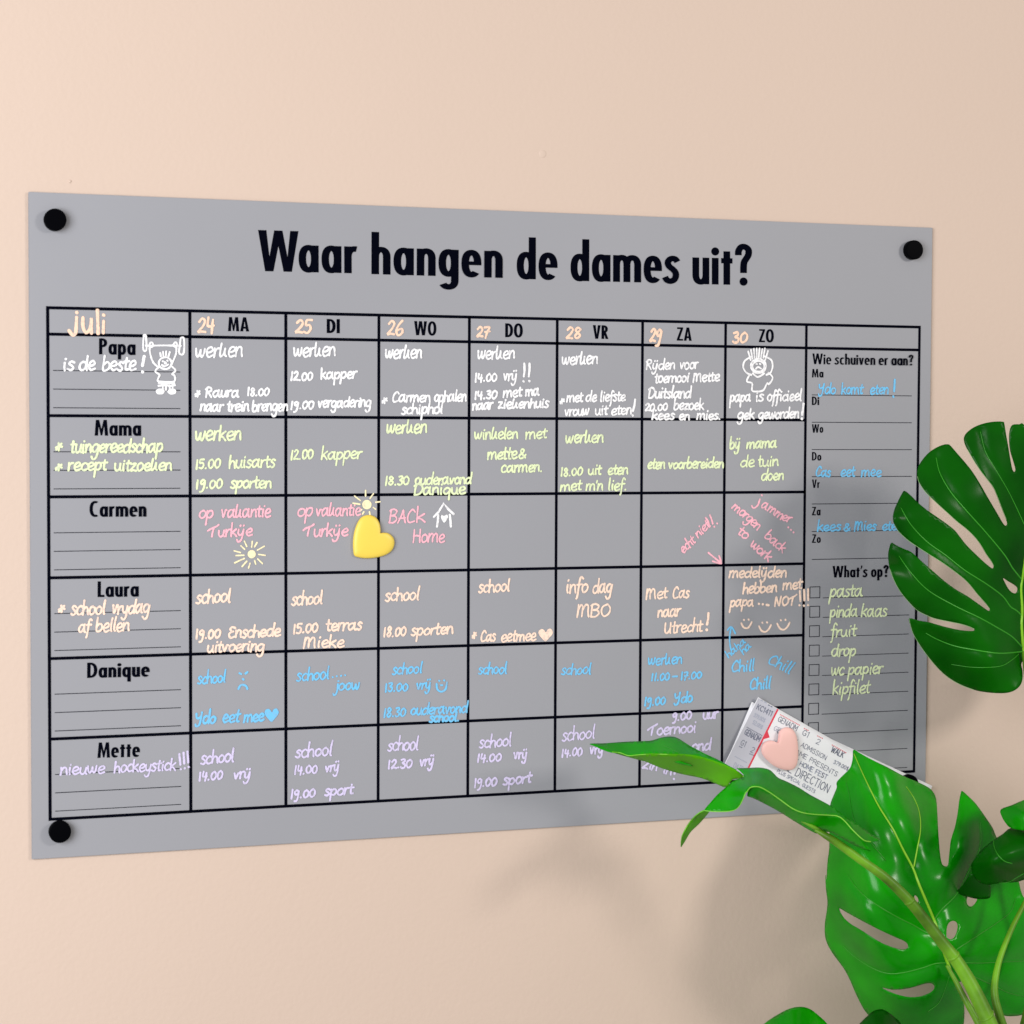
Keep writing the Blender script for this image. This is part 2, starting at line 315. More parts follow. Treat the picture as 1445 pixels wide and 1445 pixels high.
# ------------------------------------------------------------------ handwriting
G = {
'a': (1.08, [[(.76, .85), (.48, 1), (.17, .78), (.08, .38), (.26, .02), (.52, .14), (.74, .6), (.82, 1.02)], [(.82, 1.04), (.81, .45), (.88, .06), (1.02, .03)]]),
'b': (.9, [[(.12, 1.85), (.1, 1.0), (.12, .1), (.45, 0), (.78, .3), (.72, .8), (.42, .95), (.14, .65)]]),
'c': (.75, [[(.72, .82), (.48, 1), (.16, .72), (.1, .3), (.34, 0), (.72, .14)]]),
'd': (1.0, [[(.8, .82), (.48, .98), (.14, .72), (.1, .25), (.36, 0), (.72, .3), (.86, 1.0), (.9, 1.85)], [(.88, 1.3), (.82, .5), (.88, .02)]]),
'e': (.84, [[(.12, .44), (.5, .5), (.74, .72), (.56, 1.02), (.24, .86), (.1, .42), (.34, -.02), (.8, .14)]]),
'f': (.6, [[(.66, 1.6), (.44, 1.82), (.28, 1.4), (.26, .6), (.2, -.5), (.1, -.75)], [(.02, .9), (.62, .95)]]),
'g': (.95, [[(.8, .82), (.48, .98), (.14, .7), (.12, .28), (.4, .05), (.74, .4), (.84, .95), (.8, .1), (.68, -.6), (.32, -.8), (.06, -.5)]]),
'h': (.85, [[(.12, 1.85), (.1, .9), (.1, 0)], [(.1, .45), (.35, .9), (.66, .8), (.72, .3), (.78, 0)]]),
'i': (.44, [[(.2, .92), (.18, .4), (.24, .02)], [(.24, 1.42), (.27, 1.48)]]),
'j': (.5, [[(.36, .92), (.36, .1), (.26, -.55), (0, -.75), (-.14, -.5)], [(.38, 1.36), (.41, 1.42)]]),
'k': (.82, [[(.12, 1.85), (.1, .9), (.12, 0)], [(.68, .98), (.14, .46), (.4, .4), (.76, 0)]]),
'K': (.92, [[(.14, 1.85), (.09, .9), (.1, .12), (.28, .02), (.5, .35), (.6, .92)], [(.6, .85), (.62, .2), (.8, .04)]]),
'l': (.42, [[(.24, 1.85), (.18, .9), (.2, .1), (.3, 0)]]),
'm': (1.35, [[(.08, .95), (.1, .4), (.08, 0)], [(.1, .5), (.34, .95), (.56, .85), (.6, .4), (.6, .02)], [(.6, .5), (.86, .95), (1.1, .85), (1.16, .35), (1.24, .02)]]),
'n': (.85, [[(.08, .95), (.1, .4), (.08, 0)], [(.1, .48), (.36, .95), (.64, .86), (.7, .35), (.76, .02)]]),
'o': (.85, [[(.5, 1), (.16, .8), (.1, .3), (.36, 0), (.7, .25), (.74, .75), (.46, 1), (.38, .94)]]),
'p': (.88, [[(.12, .95), (.12, .2), (.08, -.85)], [(.12, .45), (.32, .9), (.66, .92), (.76, .45), (.5, .04), (.16, .14)]]),
'q': (.95, [[(.8, .82), (.48, .98), (.14, .7), (.12, .28), (.4, .05), (.74, .4), (.84, .95), (.78, .1), (.74, -.85)]]),
'r': (.62, [[(.08, .95), (.12, .4), (.1, 0)], [(.12, .5), (.32, .9), (.6, .96)]]),
's': (.68, [[(.62, .88), (.36, 1.02), (.14, .78), (.4, .52), (.58, .26), (.36, -.02), (.06, .1)]]),
't': (.58, [[(.28, 1.5), (.24, .7), (.28, .06), (.52, .06)], [(.02, .95), (.58, 1.0)]]),
'u': (.88, [[(.08, .95), (.1, .3), (.34, 0), (.62, .25), (.7, .92)], [(.7, .8), (.7, .2), (.84, .02)]]),
'v': (.78, [[(.06, .95), (.2, .4), (.32, .03), (.48, .5), (.56, .92), (.72, .9)]]),
'w': (1.12, [[(.04, .98), (.12, .3), (.28, .04), (.46, .35), (.54, .88), (.6, .3), (.76, .04), (.92, .4), (1.0, .98)]]),
'y': (.85, [[(.08, .95), (.12, .4), (.36, .12), (.64, .4), (.72, .95)], [(.72, .9), (.68, 0), (.5, -.65), (.18, -.75), (.04, -.5)]]),
'Y': (1.0, [[(.02, 1.5), (.1, .95), (.36, .82), (.66, 1.1), (.76, 1.65)], [(.76, 1.6), (.7, .4), (.5, -.2), (.16, -.3), (.05, -.05)]]),
'z': (.75, [[(.08, .95), (.62, .98), (.3, .5), (.06, .04), (.4, .1), (.72, .03)]]),
'ij': (1.0, [[(.12, .92), (.12, .35), (.3, .08), (.6, .3), (.72, .92)], [(.72, .85), (.68, 0), (.52, -.65), (.18, -.75), (.04, -.5)], [(.28, 1.36), (.31, 1.42)], [(.66, 1.38), (.69, 1.44)]]),
'A': (1.0, [[(.04, 0), (.3, .8), (.46, 1.5), (.62, .8), (.86, 0)], [(.14, .5), (.78, .55)]]),
'B': (1.0, [[(.14, 1.5), (.12, .7), (.1, 0)], [(.02, 1.35), (.4, 1.55), (.78, 1.3), (.62, .9), (.2, .78), (.66, .72), (.86, .35), (.5, 0), (.06, .04)]]),
'C': (.95, [[(.86, 1.3), (.58, 1.6), (.2, 1.2), (.08, .55), (.3, .02), (.86, .16)]]),
'D': (1.1, [[(.2, 1.5), (.16, .7), (.16, .04)], [(-.02, 1.3), (.4, 1.6), (.86, 1.3), (1.0, .7), (.66, .1), (.16, .0)]]),
'E': (.9, [[(.8, 1.4), (.4, 1.55), (.14, 1.2), (.4, .85), (.6, .84)], [(.4, .84), (.08, .5), (.3, 0), (.84, .14)]]),
'H': (1.05, [[(.1, 1.55), (.1, .8), (.08, 0)], [(.08, .75), (.45, .82), (.86, .8)], [(.86, 1.55), (.86, .8), (.9, 0)]]),
'M': (1.4, [[(.12, 1.5), (.1, .7), (.08, 0)], [(.12, .8), (.32, 1.45), (.54, 1.3), (.56, .6), (.56, .1)], [(.58, .8), (.84, 1.45), (1.1, 1.3), (1.14, .6), (1.24, .05)]]),
'N': (1.1, [[(.1, 0), (.12, .8), (.14, 1.5), (.4, .8), (.74, .05), (.8, .8), (.86, 1.55)]]),
'O': (1.1, [[(.6, 1.52), (.2, 1.25), (.08, .6), (.4, 0), (.84, .3), (.96, 1.0), (.7, 1.5), (.5, 1.5)]]),
'R': (1.0, [[(.16, 1.45), (.14, .7), (.12, 0)], [(-.02, 1.2), (.3, 1.55), (.72, 1.4), (.7, 1.0), (.2, .75), (.5, .5), (.84, 0)]]),
'T': (1.1, [[(-.15, .9), (.2, 1.2), (.75, 1.5), (1.05, 1.75)], [(.55, 1.4), (.45, .7), (.42, .05)]]),
'U': (1.05, [[(.1, 1.5), (.08, .6), (.2, .05), (.5, .1), (.76, .6), (.82, 1.5)], [(.82, 1.3), (.8, .4), (.84, 0)]]),
'Z': (1.0, [[(.1, 1.3), (.5, 1.4), (.9, 1.35), (.5, .7), (.06, .05), (.5, .12), (.9, .05)]]),
'0': (.95, [[(.5, 1.22), (.16, .95), (.1, .4), (.36, 0), (.74, .28), (.8, .85), (.52, 1.2), (.4, 1.16)]]),
'1': (.55, [[(.26, 1.3), (.24, .6), (.24, 0)]]),
'2': (.85, [[(.1, 1.05), (.36, 1.34), (.66, 1.1), (.5, .6), (.08, .06), (.4, .1), (.76, .04)]]),
'3': (.8, [[(.1, 1.22), (.5, 1.3), (.58, .98), (.26, .72), (.64, .52), (.6, .1), (.3, -.02), (.06, .14)]]),
'4': (.85, [[(.14, 1.3), (.1, .66), (.3, .56), (.72, .6)], [(.6, 1.1), (.58, .5), (.56, -.05)]]),
'5': (.85, [[(.7, 1.3), (.2, 1.26), (.16, .78), (.5, .8), (.7, .45), (.46, .02), (.08, .08)]]),
'6': (.85, [[(.6, 1.4), (.24, .95), (.1, .4), (.36, 0), (.72, .25), (.62, .65), (.16, .5)]]),
'7': (.8, [[(.08, 1.25), (.66, 1.3), (.44, .6), (.26, -.15)], [(.16, .6), (.7, .7)]]),
'8': (.85, [[(.62, 1.12), (.36, 1.34), (.14, 1.05), (.4, .7), (.68, .35), (.42, 0), (.12, .28), (.4, .68), (.66, 1.06)]]),
'9': (.85, [[(.7, 1.0), (.42, 1.25), (.12, .95), (.3, .6), (.64, .85), (.7, 1.15), (.64, .3), (.46, -.35), (.14, -.45)]]),
'.': (.5, [[(.18, .04), (.22, .06)]]), '-': (.8, [[(.1, .5), (.64, .54)]]), "'": (.25, [[(.12, 1.5), (.08, 1.2)]]),
'!': (.4, [[(.24, 1.9), (.18, 1.1), (.14, .5)], [(.12, .04), (.15, .07)]]),
'*': (.8, [[(.1, .4), (.4, .55), (.7, .5)], [(.3, .9), (.4, .5), (.42, .1)], [(.62, .85), (.36, .5), (.14, .15)]]),
'&': (.95, [[(.85, .1), (.3, .9), (.36, 1.3), (.62, 1.15), (.5, .8), (.12, .4), (.3, 0), (.62, .1), (.85, .55)]]),
}
def tokens(t):
    out = []; i = 0
    while i < len(t):
        if t[i:i+2] == 'ij': out.append('ij'); i += 2
        else: out.append(t[i]); i += 1
    return out
def ribbon(vs, fs, path, hw, y0):
    """a marker stroke: three points across (raised middle) with round ends"""
    P = [np.array(p, float) for p in path]
    Q = [P[0]]
    for p in P[1:]:
        if np.linalg.norm(p-Q[-1]) > 1e-5: Q.append(p)
    if len(Q) < 2: Q.append(Q[0]+np.array([2e-4, 1e-4]))
    t0 = (Q[0]-Q[1])/np.linalg.norm(Q[0]-Q[1]); t1 = (Q[-1]-Q[-2])/np.linalg.norm(Q[-1]-Q[-2])
    rows = [(Q[0]+t0*hw*a, b) for a, b in ((1, .15), (.82, .6), (.4, .92))]+[(q, 1) for q in Q]+[(Q[-1]+t1*hw*a, b) for a, b in ((.4, .92), (.82, .6), (1, .15))]
    pts = [r[0] for r in rows]; k0 = len(vs)
    ph = random.random()*6
    for i, (p, s) in enumerate(rows):
        t = pts[min(i+1, len(pts)-1)]-pts[max(i-1, 0)]; t /= (np.linalg.norm(t)+1e-12); n = np.array([-t[1], t[0]])
        h = hw*s*(1+.10*math.sin(i*.55+ph)); yy = y0-.0000015*i
        for q, dy in ((-1, 0), (-.55, -.00005), (.55, -.00005), (1, 0)):
            v = p+n*h*q; vs.append((v[0], yy+dy, v[1]))
    for i in range(len(rows)-1):
        a = k0+i*4
        for j in range(3): fs.append((a+j, a+j+1, a+j+5, a+j+4))
def hand(c, xh, words, hw=.00094, slant=.12, name='handwriting', asc=1.0, rot=0):
    hw *= {'d': .74, 'w': .66, 'g': .66, 'o': .68, 'b': .70, 'p': .72, 'l': .68}.get(c, .7)*random.uniform(.93, 1.07)
    vs, fs = [], []; yb = -.00026; ns = 0
    for (t, x0, y0, x1, y1) in words:
        A, B = bp(x0, y0), bp(x1, y1); u = B-A; W_ = np.linalg.norm(u); u /= W_; v = np.array([-u[1], u[0]])
        H_ = np.linalg.norm(bp(x0, y0-xh)-A)
        toks = tokens(t); tot = sum(G[k][0] for k in toks)-.12
        sx = W_/max(tot, .2); x = 0
        for k in toks:
            wd, st = G[k]; jy = random.uniform(-.05, .05); js = random.uniform(.93, 1.07); jr = random.uniform(-.04, .05)
            for s in st:
                pts = []
                for (a, b) in catmull([(p[0]+random.uniform(-.02, .02), p[1]+random.uniform(-.025, .025)) for p in s], 5):
                    b = b*js+jy; b = 1+(b-1)*asc if b > 1 else b
                    aa = x+a
                    P = A+u*(aa*sx+(b+jr*0)*H_*(slant+jr))+v*(b*H_)
                    pts.append(P)
                ribbon(vs, fs, pts, hw*random.uniform(.94, 1.06), yb-.000012*(ns % 9)); ns += 1
            x += wd
    o = mesh_obj(name, vs, fs, INK[c], board)
    return o
def doodle(c, strokes, hw=.00094, name='doodle', fills=(), smooth=True):
    """strokes and filled shapes drawn with the marker, given as points on the board"""
    hw *= .80
    vs, fs = [], []
    for i, s in enumerate(strokes):
        P = [bp(*p) for p in s]
        ribbon(vs, fs, catmull(P, 5) if smooth else P, hw, -.00026-.000012*(i % 9))
    for j, f in enumerate(fills):
        P = catmull([bp(*p) for p in f], 5, True); k = len(vs)
        vs += [(p[0], -.00038, p[1]) for p in P]; fs.append(tuple(range(k, len(vs))))
    o = mesh_obj(name, vs, fs, INK[c], board)
    return o
def circ(cx, cy, rx, ry=None, n=12): ry = ry or rx; return [(cx+rx*math.cos(2*math.pi*i/n), cy+ry*math.sin(2*math.pi*i/n)) for i in range(n)]
def ring(cx, cy, rx, ry=None, n=12):
    c = circ(cx, cy, rx, ry, n); return c+[c[0]]
TH = .00078
# header row
doodle('d', [[(108, 448), (107.6, 460), (106.4, 470), (102.5, 473), (97.5, 466.5)], [(108.3, 441), (108.6, 441.4)], [(117, 448.5), (117, 460), (121, 469.5), (127.5, 463), (129, 448.5), (128.2, 461), (129, 470)], [(137.4, 438), (138, 455), (138.5, 470.5)], [(146.2, 453.5), (145.6, 469.5)], [(146, 444.6), (146.5, 444.8)]], hw=.00125, name='handwriting')
hand('d', 15.5, [('24', 278.5, 469, 301, 469)], hw=.0011); hand('d', 14, [('25', 415.5, 470, 438, 470.5)], hw=.001); hand('d', 15, [('26', 545.5, 472.5, 567, 473)], hw=.001)
hand('d', 11, [('27', 672, 475, 690, 475)], hw=.001); hand('d', 11.5, [('28', 798, 478, 818, 478)], hw=.00105); hand('d', 12.5, [('29', 916, 481.5, 932, 481.5)], hw=.0011); hand('d', 11, [('30', 1033.5, 483.5, 1053, 483.5)], hw=.0011)
# first row, white
hand('w', 12.5, [('is', 87.5, 522.5, 103, 522.5), ('de', 111, 522, 133, 522), ('beste', 143.5, 522.5, 190, 522.5)], hw=.00098, asc=.75)
doodle('w', [[(203.5, 503), (201, 516)], [(200.8, 524.5), (201.2, 525)]], hw=.0011)
hand('w', 13, [('werKen', 275, 504, 341, 503)], asc=.62)
hand('w', 9.5, [('*', 274.5, 561, 281, 561), ('Raura', 289.5, 560.5, 336, 560)]); hand('w', 8.5, [('18.00', 348, 558.5, 379, 558)])
hand('w', 9.5, [('naar', 282, 580, 313, 580), ('trein', 320, 580, 350, 580), ('brengen', 355.5, 580, 405, 579.5)], asc=.75)
hand('w', 12, [('werKen', 413.5, 503, 472, 501.5)], asc=.7); hand('w', 9.3, [('12.00', 409, 537, 440.5, 536.5), ('kapper', 452, 535, 502, 533.5)], asc=.8)
hand('w', 9, [('19.00', 409, 577.5, 442, 576.5), ('vergadering', 448, 575, 522.5, 573.5)], asc=.7)
hand('w', 11.5, [('werKen', 543, 505.5, 594, 504.5)], asc=.65)
hand('w', 9.2, [('*', 538, 570, 545, 570), ('Carmen', 553, 567.5, 606, 566.5), ('ophalen', 612, 567, 657, 565.5)], asc=.8); hand('w', 9, [('schiphol', 566, 584.5, 623.5, 583)], asc=.8)
hand('w', 11, [('werKen', 673, 507, 725, 505.5)], asc=.65); hand('w', 8.8, [('14.00', 669, 539, 700.5, 537.5), ('vrij', 710, 537, 729, 536)])
doodle('w', [[(739.5, 513), (740, 522), (739, 531)], [(747, 513), (747, 522), (746, 531)], [(738.5, 538), (739, 538.4)], [(746.5, 537.6), (747, 538)]])
hand('w', 8.8, [('14.30', 668.5, 563.5, 700.5, 562), ('met', 709.5, 560.5, 735, 559), ('ma', 741, 558.5, 759.5, 557.5)], asc=.8); hand('w', 8.6, [('naar', 666.5, 578, 694, 577), ('zieKenhuis', 702.5, 576.5, 773, 574.5)], asc=.6)
hand('w', 10.5, [('werKen', 792.5, 514.5, 842, 513)], asc=.65)
hand('w', 8.6, [('*', 789, 571, 795, 571), ('met', 799, 567, 821, 566.5), ('de', 826, 566.5, 840.5, 566.5), ('liefste', 846, 566.5, 881, 565.5)], asc=.8)
hand('w', 8.6, [('vrouw', 796.5, 586.5, 830, 585.5), ('uit', 839.5, 586, 856, 585), ('eten', 862, 585.5, 890, 584.5)], asc=.7); doodle('w', [[(896, 564), (895, 572), (893, 580)], [(892.4, 586), (892.7, 586.4)]])
hand('w', 8.8, [('Rijden', 911, 521.5, 951, 521), ('voor', 958.5, 521, 984, 520)]); hand('w', 8.6, [('toernooi', 923.5, 540, 971, 539), ('Mette', 977.5, 539, 1014, 537.5)], asc=.7)
hand('w', 8.8, [('Duitsland', 914, 562, 974, 561)]); hand('w', 7.6, [('20.00', 910, 580, 941, 579)]); hand('w', 8.2, [('bezoek', 950, 578.5, 992, 577.5)])
hand('w', 7.6, [('kees', 919, 592, 950, 591.5), ('en', 957.5, 592, 972, 592), ('mies.', 982.5, 592, 1016.5, 591.5)])
hand('w', 8.8, [('papa', 1029.5, 567, 1058, 566), ('is', 1065, 566.5, 1076, 566), ('officieel', 1082, 566, 1130, 565)], asc=.95)
hand('w', 8.6, [('gek', 1040, 591.5, 1063, 591), ('geworden', 1069.5, 591, 1126, 589.5)], asc=.8); doodle('w', [[(1133.5, 570), (1132.6, 578), (1131.6, 585)], [(1131.2, 590.8), (1131.5, 591.2)]], hw=.0011)
# weight lifter doodle
doodle('w', [[(203, 473), (202, 485), (202.5, 494), (206.5, 494), (206.5, 483), (205.5, 473), (203, 473)],
             [(206, 488), (232, 487.5), (255, 488)], [(255, 477), (253.5, 488), (253, 498.5), (258.5, 499.5), (260, 488), (259, 477), (255, 477)],
             [(211, 491), (212, 500), (216, 511), (223, 518)], [(249, 491), (248, 500), (243.5, 511), (240.5, 517)],
             ring(213.5, 486.5, 2.6, 3.2, 8), ring(247.5, 486.5, 2.6, 3.2, 8),
             ring(233, 512.5, 9, 8.4), [(229.5, 509.5), (229.9, 509.9)], [(236, 508.8), (236.4, 509.1)], [(228.5, 515), (232, 517), (237, 514.5)], [(232.5, 511), (234.5, 512.5), (232.5, 513)],
             [(227, 503), (226, 498)], [(230.5, 502), (230, 496.5)], [(234, 502), (234.5, 496)], [(237.5, 503), (239.5, 497)],
             [(224, 518), (219, 524), (225, 529), (223, 534), (223, 538), (234, 539), (246, 538), (246, 530), (242.5, 528), (247.5, 523), (243, 517.5)],
             [(224, 541), (246, 541)], [(223.5, 544.5), (232, 543.5), (240, 544.5), (247, 543.5)], [(230, 544), (229.5, 551)], [(234, 544), (234, 550)], [(239, 544), (240, 551)], [(243, 544), (244, 549)],
             ring(226, 552.5, 5, 3), ring(242.5, 552.5, 5, 3)], hw=.0007,
       fills=[circ(226, 552.5, 5, 3), circ(242.5, 552.5, 5, 3)], name='weight_lifter_doodle')
# shouting figure doodle
doodle('w', [ring(1070, 516.5, 10.8, 10), ring(1070, 517, 8.4, 7.6), [(1067, 513.5), (1068, 513.8)], [(1072, 513.5), (1073, 513.8)], [(1066.5, 520.5), (1069.5, 518), (1073.5, 520)],
             [(1059, 508), (1055.5, 496)], [(1061.5, 506), (1059.5, 494)], [(1064.5, 505), (1063.5, 492.5)], [(1067.5, 504), (1067.5, 492)], [(1070.5, 504), (1071.5, 492)], [(1073.5, 505), (1075.5, 493)], [(1077, 505), (1079, 492)], [(1079.5, 508), (1083.5, 495.5)],
             [(1061, 503), (1051, 509), (1048.5, 518), (1053, 526), (1060, 529)], [(1079, 503), (1088, 508), (1090, 517), (1087, 526), (1081, 529)],
             [(1058, 528), (1053.5, 538), (1061, 541), (1061, 551), (1068, 552.5), (1077, 550.5), (1082, 541), (1085, 542), (1090, 533), (1084, 526)],
             [(1062, 527), (1069, 532), (1078, 527)]], hw=.0008, name='shouting_figure_doodle')
# second row, lime
hand('g', 11.5, [('*', 77, 637, 86, 637), ('tuingereedschap', 99, 639, 228, 637.5)], asc=.75); hand('g', 10.5, [('*', 77, 664.5, 86, 664.5), ('recept', 95.5, 664, 149, 663), ('uitzoeKen', 161, 664.5, 241, 663.5)], asc=.6)
hand('g', 12.5, [('werken', 275, 621.5, 339, 620.5)], asc=.7); hand('g', 10.5, [('15.00', 275, 661.5, 310, 660.5), ('huisarts', 322.5, 660.5, 386.5, 659)], asc=.8); hand('g', 10, [('19.00', 275.5, 689.5, 313, 688.5), ('sporten', 325, 688.5, 381.5, 688)])
hand('g', 10.5, [('12.00', 409, 648.5, 441, 647.5), ('kapper', 452.5, 648, 509, 647)], asc=.8); hand('g', 11.5, [('werKen', 544.5, 611.5, 600.5, 610.5)], asc=.65)
hand('g', 9, [('18.30', 542, 684.5, 576.5, 683.5), ('ouderavond', 585, 684, 664, 682.5)]); hand('g', 9.3, [('Danique', 583, 698, 655, 696.5)])
hand('g', 9.8, [('winKelen', 669, 620, 729.5, 618.5), ('met', 741, 619.5, 770, 618)], asc=.7); hand('g', 9.8, [('mette', 687.5, 648, 728, 647), ('&', 730.5, 646.5, 740.5, 646.5)]); hand('g', 9.3, [('carmen.', 706.5, 667, 765, 665)])
hand('g', 10.3, [('werKen', 797.5, 625, 850, 623.5)], asc=.65); hand('g', 8.6, [('18.00', 790, 672, 821, 670.5), ('uit', 829.5, 670, 847, 669), ('eten', 857, 669.5, 885, 668.5)]); hand('g', 8.8, [('met', 790, 692.5, 819, 691.5), ("m'n", 826, 692, 849.5, 691.5), ('lief.', 857, 692, 884, 691)])
hand('g', 8.3, [('eten', 913, 661.5, 937, 661)]); hand('g', 8.3, [('voorbereiden', 943, 661, 1019.5, 660)])
hand('g', 9, [('bij', 1029, 633.5, 1043.5, 633), ('mama', 1053, 632.5, 1094.5, 631)]); hand('g', 9, [('de', 1044, 659, 1063, 658.5), ('tuin', 1069, 658.5, 1097, 657)]); hand('g', 9, [('doen', 1073.5, 678, 1104.5, 677)], asc=.85)
# third row, pink
hand('p', 11, [('op', 280, 731.5, 299.5, 731), ('vaKantie', 311.5, 730.5, 380.5, 729)], hw=TH, asc=.7); hand('p', 10, [('Turkije', 294, 757.5, 354.5, 756)], hw=TH)
hand('p', 11, [('op', 419, 728.5, 440, 728), ('vaKantie', 445.5, 728, 507.5, 727)], hw=TH, asc=.7); hand('p', 10, [('Turkije', 429, 757, 489.5, 755.5)], hw=TH)
hand('p', 12, [('BAC', 548, 738, 584, 737), ('k', 586, 736.5, 598.5, 736)], hw=TH); hand('p', 11.5, [('Home', 582, 765.5, 626, 764.5)], hw=TH)
def sun(cx, cy, r, rays):
    doodle('y', [[(cx+a*math.cos(t), cy+a*math.sin(t)), (cx+b*math.cos(t+.05), cy+b*math.sin(t+.05))] for t, a, b in rays], hw=.0006, fills=[circ(cx, cy, r, r)], name='sun_doodle')
sun(355, 782, 5.8, [(math.radians(d), a, b) for d, a, b in ((-90, 10, 18), (-68, 11, 18), (-35, 10, 21), (2, 10, 19), (38, 11, 20), (65, 10, 15), (100, 13, 20), (125, 12, 22), (150, 12, 27), (172, 11, 22), (188, 16, 25), (215, 12, 19), (238, 13, 21))])
sun(517.5, 712, 6.6, [(math.radians(d), a, b) for d, a, b in ((-98, 12, 20), (-62, 10, 18), (-15, 13, 19), (25, 10, 14), (70, 11, 15), (112, 11, 15), (135, 10, 14), (183, 10, 20), (212, 11, 21))])
doodle('w', [[(612, 729.5), (619, 722), (626, 710.5), (632, 718), (640, 725.5)], [(618, 727), (617.8, 735), (616.5, 743)], [(634.5, 726.5), (635.5, 735), (636, 743)]], hw=.0009, name='house_doodle', smooth=False,
       fills=[[(626.6, 737.5), (622.2, 731), (622.8, 726.6), (626.4, 728), (630.6, 726), (632, 730)]])
hand('p', 8, [('echt', 964, 781.5, 981, 765.5), ('niet', 984.5, 759.5, 1002, 743)], hw=TH); doodle('p', [[(1001.5, 727), (1004, 733), (1005.5, 739)], [(995.5, 730.5), (999, 736), (1001, 742)], [(1007.5, 743), (1007.9, 743.3)], [(1011.5, 738.5), (1011.9, 738.8)]], hw=TH)
doodle('p', [[(999.5, 780), (1008, 787), (1017.5, 794.5)], [(1005.5, 792), (1012, 794), (1017.5, 795)], [(1014.5, 784.5), (1016.5, 790), (1017.5, 795)]], hw=TH, name='arrow_doodle')
doodle('p', [[(1072, 704.5), (1069, 713), (1063.5, 717), (1060.5, 714)], [(1074.6, 698.6), (1075, 699)]], hw=TH)
hand('p', 8.2, [('a', 1073, 715.5, 1080, 719)], hw=TH); hand('p', 8, [('m', 1082, 720.5, 1091, 726), ('m', 1092, 727, 1101, 733), ('er', 1102, 733.5, 1114, 737)], hw=TH)
doodle('p', [[(1112, 744), (1112.4, 744.3)], [(1115.8, 747.5), (1116.2, 747.8)], [(1119.4, 751), (1119.8, 751.3)]], hw=TH)
hand('p', 8.4, [('morgen', 1032, 716.5, 1068, 747.5)], hw=TH); hand('p', 8.6, [('back', 1077.5, 757.5, 1103.5, 779.5)], hw=TH, asc=.8)
hand('p', 8.4, [('to', 1039.5, 752, 1051.5, 761)], hw=TH); hand('p', 8.6, [('work', 1057.5, 770, 1083.5, 792)], hw=TH, asc=.8)
# fourth row, peach
hand('o', 11.5, [('*', 81, 864.5, 90, 864.5), ('school', 99.5, 868, 147, 866.5), ('vrydag', 157.5, 866, 209.5, 864.5)], asc=.85); hand('o', 11, [('af', 110, 892.5, 126, 892), ('bellen', 134.5, 891, 181, 890)], asc=.85)
hand('o', 11.5, [('school', 276, 851.5, 324, 849)], asc=.8); hand('o', 10, [('19.00', 275, 901.5, 310, 900), ('Enschede', 321.5, 900, 394, 897.5)], asc=.85); hand('o', 10, [('uitvoering', 291.5, 920, 371.5, 918.5)], asc=.8)
hand('o', 11, [('school', 411, 853.5, 453.5, 852)], asc=.85); hand('o', 10, [('15.00', 412.5, 894, 447.5, 892), ('terras', 459.5, 890.5, 509, 888.5)]); hand('o', 10, [('Mieke', 427.5, 914, 484, 912.5)])
hand('o', 10.5, [('school', 543, 848, 590, 846)], asc=.85); hand('o', 9.5, [('18.00', 540, 898.5, 572, 897), ('sporten', 579.5, 897, 638, 894)])
hand('o', 10.5, [('school', 674.5, 836.5, 718, 833.5)], asc=.8); hand('o', 9.3, [('*', 665.5, 901.5, 671, 901.5), ('Cas', 678, 905, 698, 904), ('eetmee', 706.5, 905, 755, 903.5)])
HEART = [(0, .95), (-.55, .45), (-.95, -.1), (-.95, -.6), (-.55, -.9), (-.15, -.7), (.05, -.4), (.3, -.8), (.7, -.95), (1, -.6), (.95, -.1), (.5, .45)]
def mini_heart(c, cx, cy, rx, ry): doodle(c, [], fills=[[(cx+a*rx, cy+b*ry) for a, b in HEART]], name='heart_doodle')
mini_heart('o', 769.5, 896, 10, 9.5); mini_heart('b', 383, 1009, 9.8, 10)
hand('o', 11.5, [('info', 798, 837, 828, 835.5), ('dag', 836, 837, 862, 835.5)]); hand('o', 11.5, [('MBO', 813, 871, 860, 869)])
hand('o', 9.6, [('Met', 911, 845.5, 940, 844), ('Cas', 949, 844, 971, 843)]); hand('o', 9.6, [('naar', 927.5, 871, 958.5, 869)]); hand('o', 9.8, [('Utrecht', 937, 893.5, 989.5, 890.5)])
doodle('o', [[(999.5, 865.5), (999, 874), (997.5, 881)], [(996.8, 888.5), (997.4, 889)]], hw=.0011)
hand('o', 9, [('medelijden', 1028, 815, 1108.5, 814)], asc=.8); hand('o', 9, [('hebben', 1047.5, 837.5, 1095, 835), ('met', 1104, 832, 1130, 830.5)], asc=.8)
hand('o', 9, [('papa', 1029.5, 856, 1062, 855)]); doodle('o', [[(1070.5, 852), (1071, 852.2)], [(1076, 852.6), (1076.5, 852.8)], [(1081.5, 853.5), (1084.5, 854)]]); hand('o', 8.5, [('NOT', 1092.5, 855, 1122, 853.5)])
doodle('o', [[(1128.5, 834), (1129.3, 848)], [(1134.5, 832.5), (1135, 847)], [(1140, 831.5), (1140.3, 846.5)], [(1127.8, 854), (1128.2, 854.2)], [(1134, 854.6), (1134.4, 854.8)], [(1139.8, 853.6), (1140.2, 853.8)]])
for (cx, cy, s) in ((1053, 879.5, 1), (1079, 883.5, 1.15), (1105, 880, 1.2)):
    doodle('o', [[(cx-3.5, cy-5), (cx-3.1, cy-4.6)], [(cx+3, cy-5.5), (cx+3.4, cy-5.1)], [(cx-7*s, cy), (cx-4*s, cy+5.5*s), (cx+1, cy+7*s), (cx+5*s, cy+3.5*s), (cx+7.5*s, cy-1.5)]], hw=.0008, name='smiley_doodle')
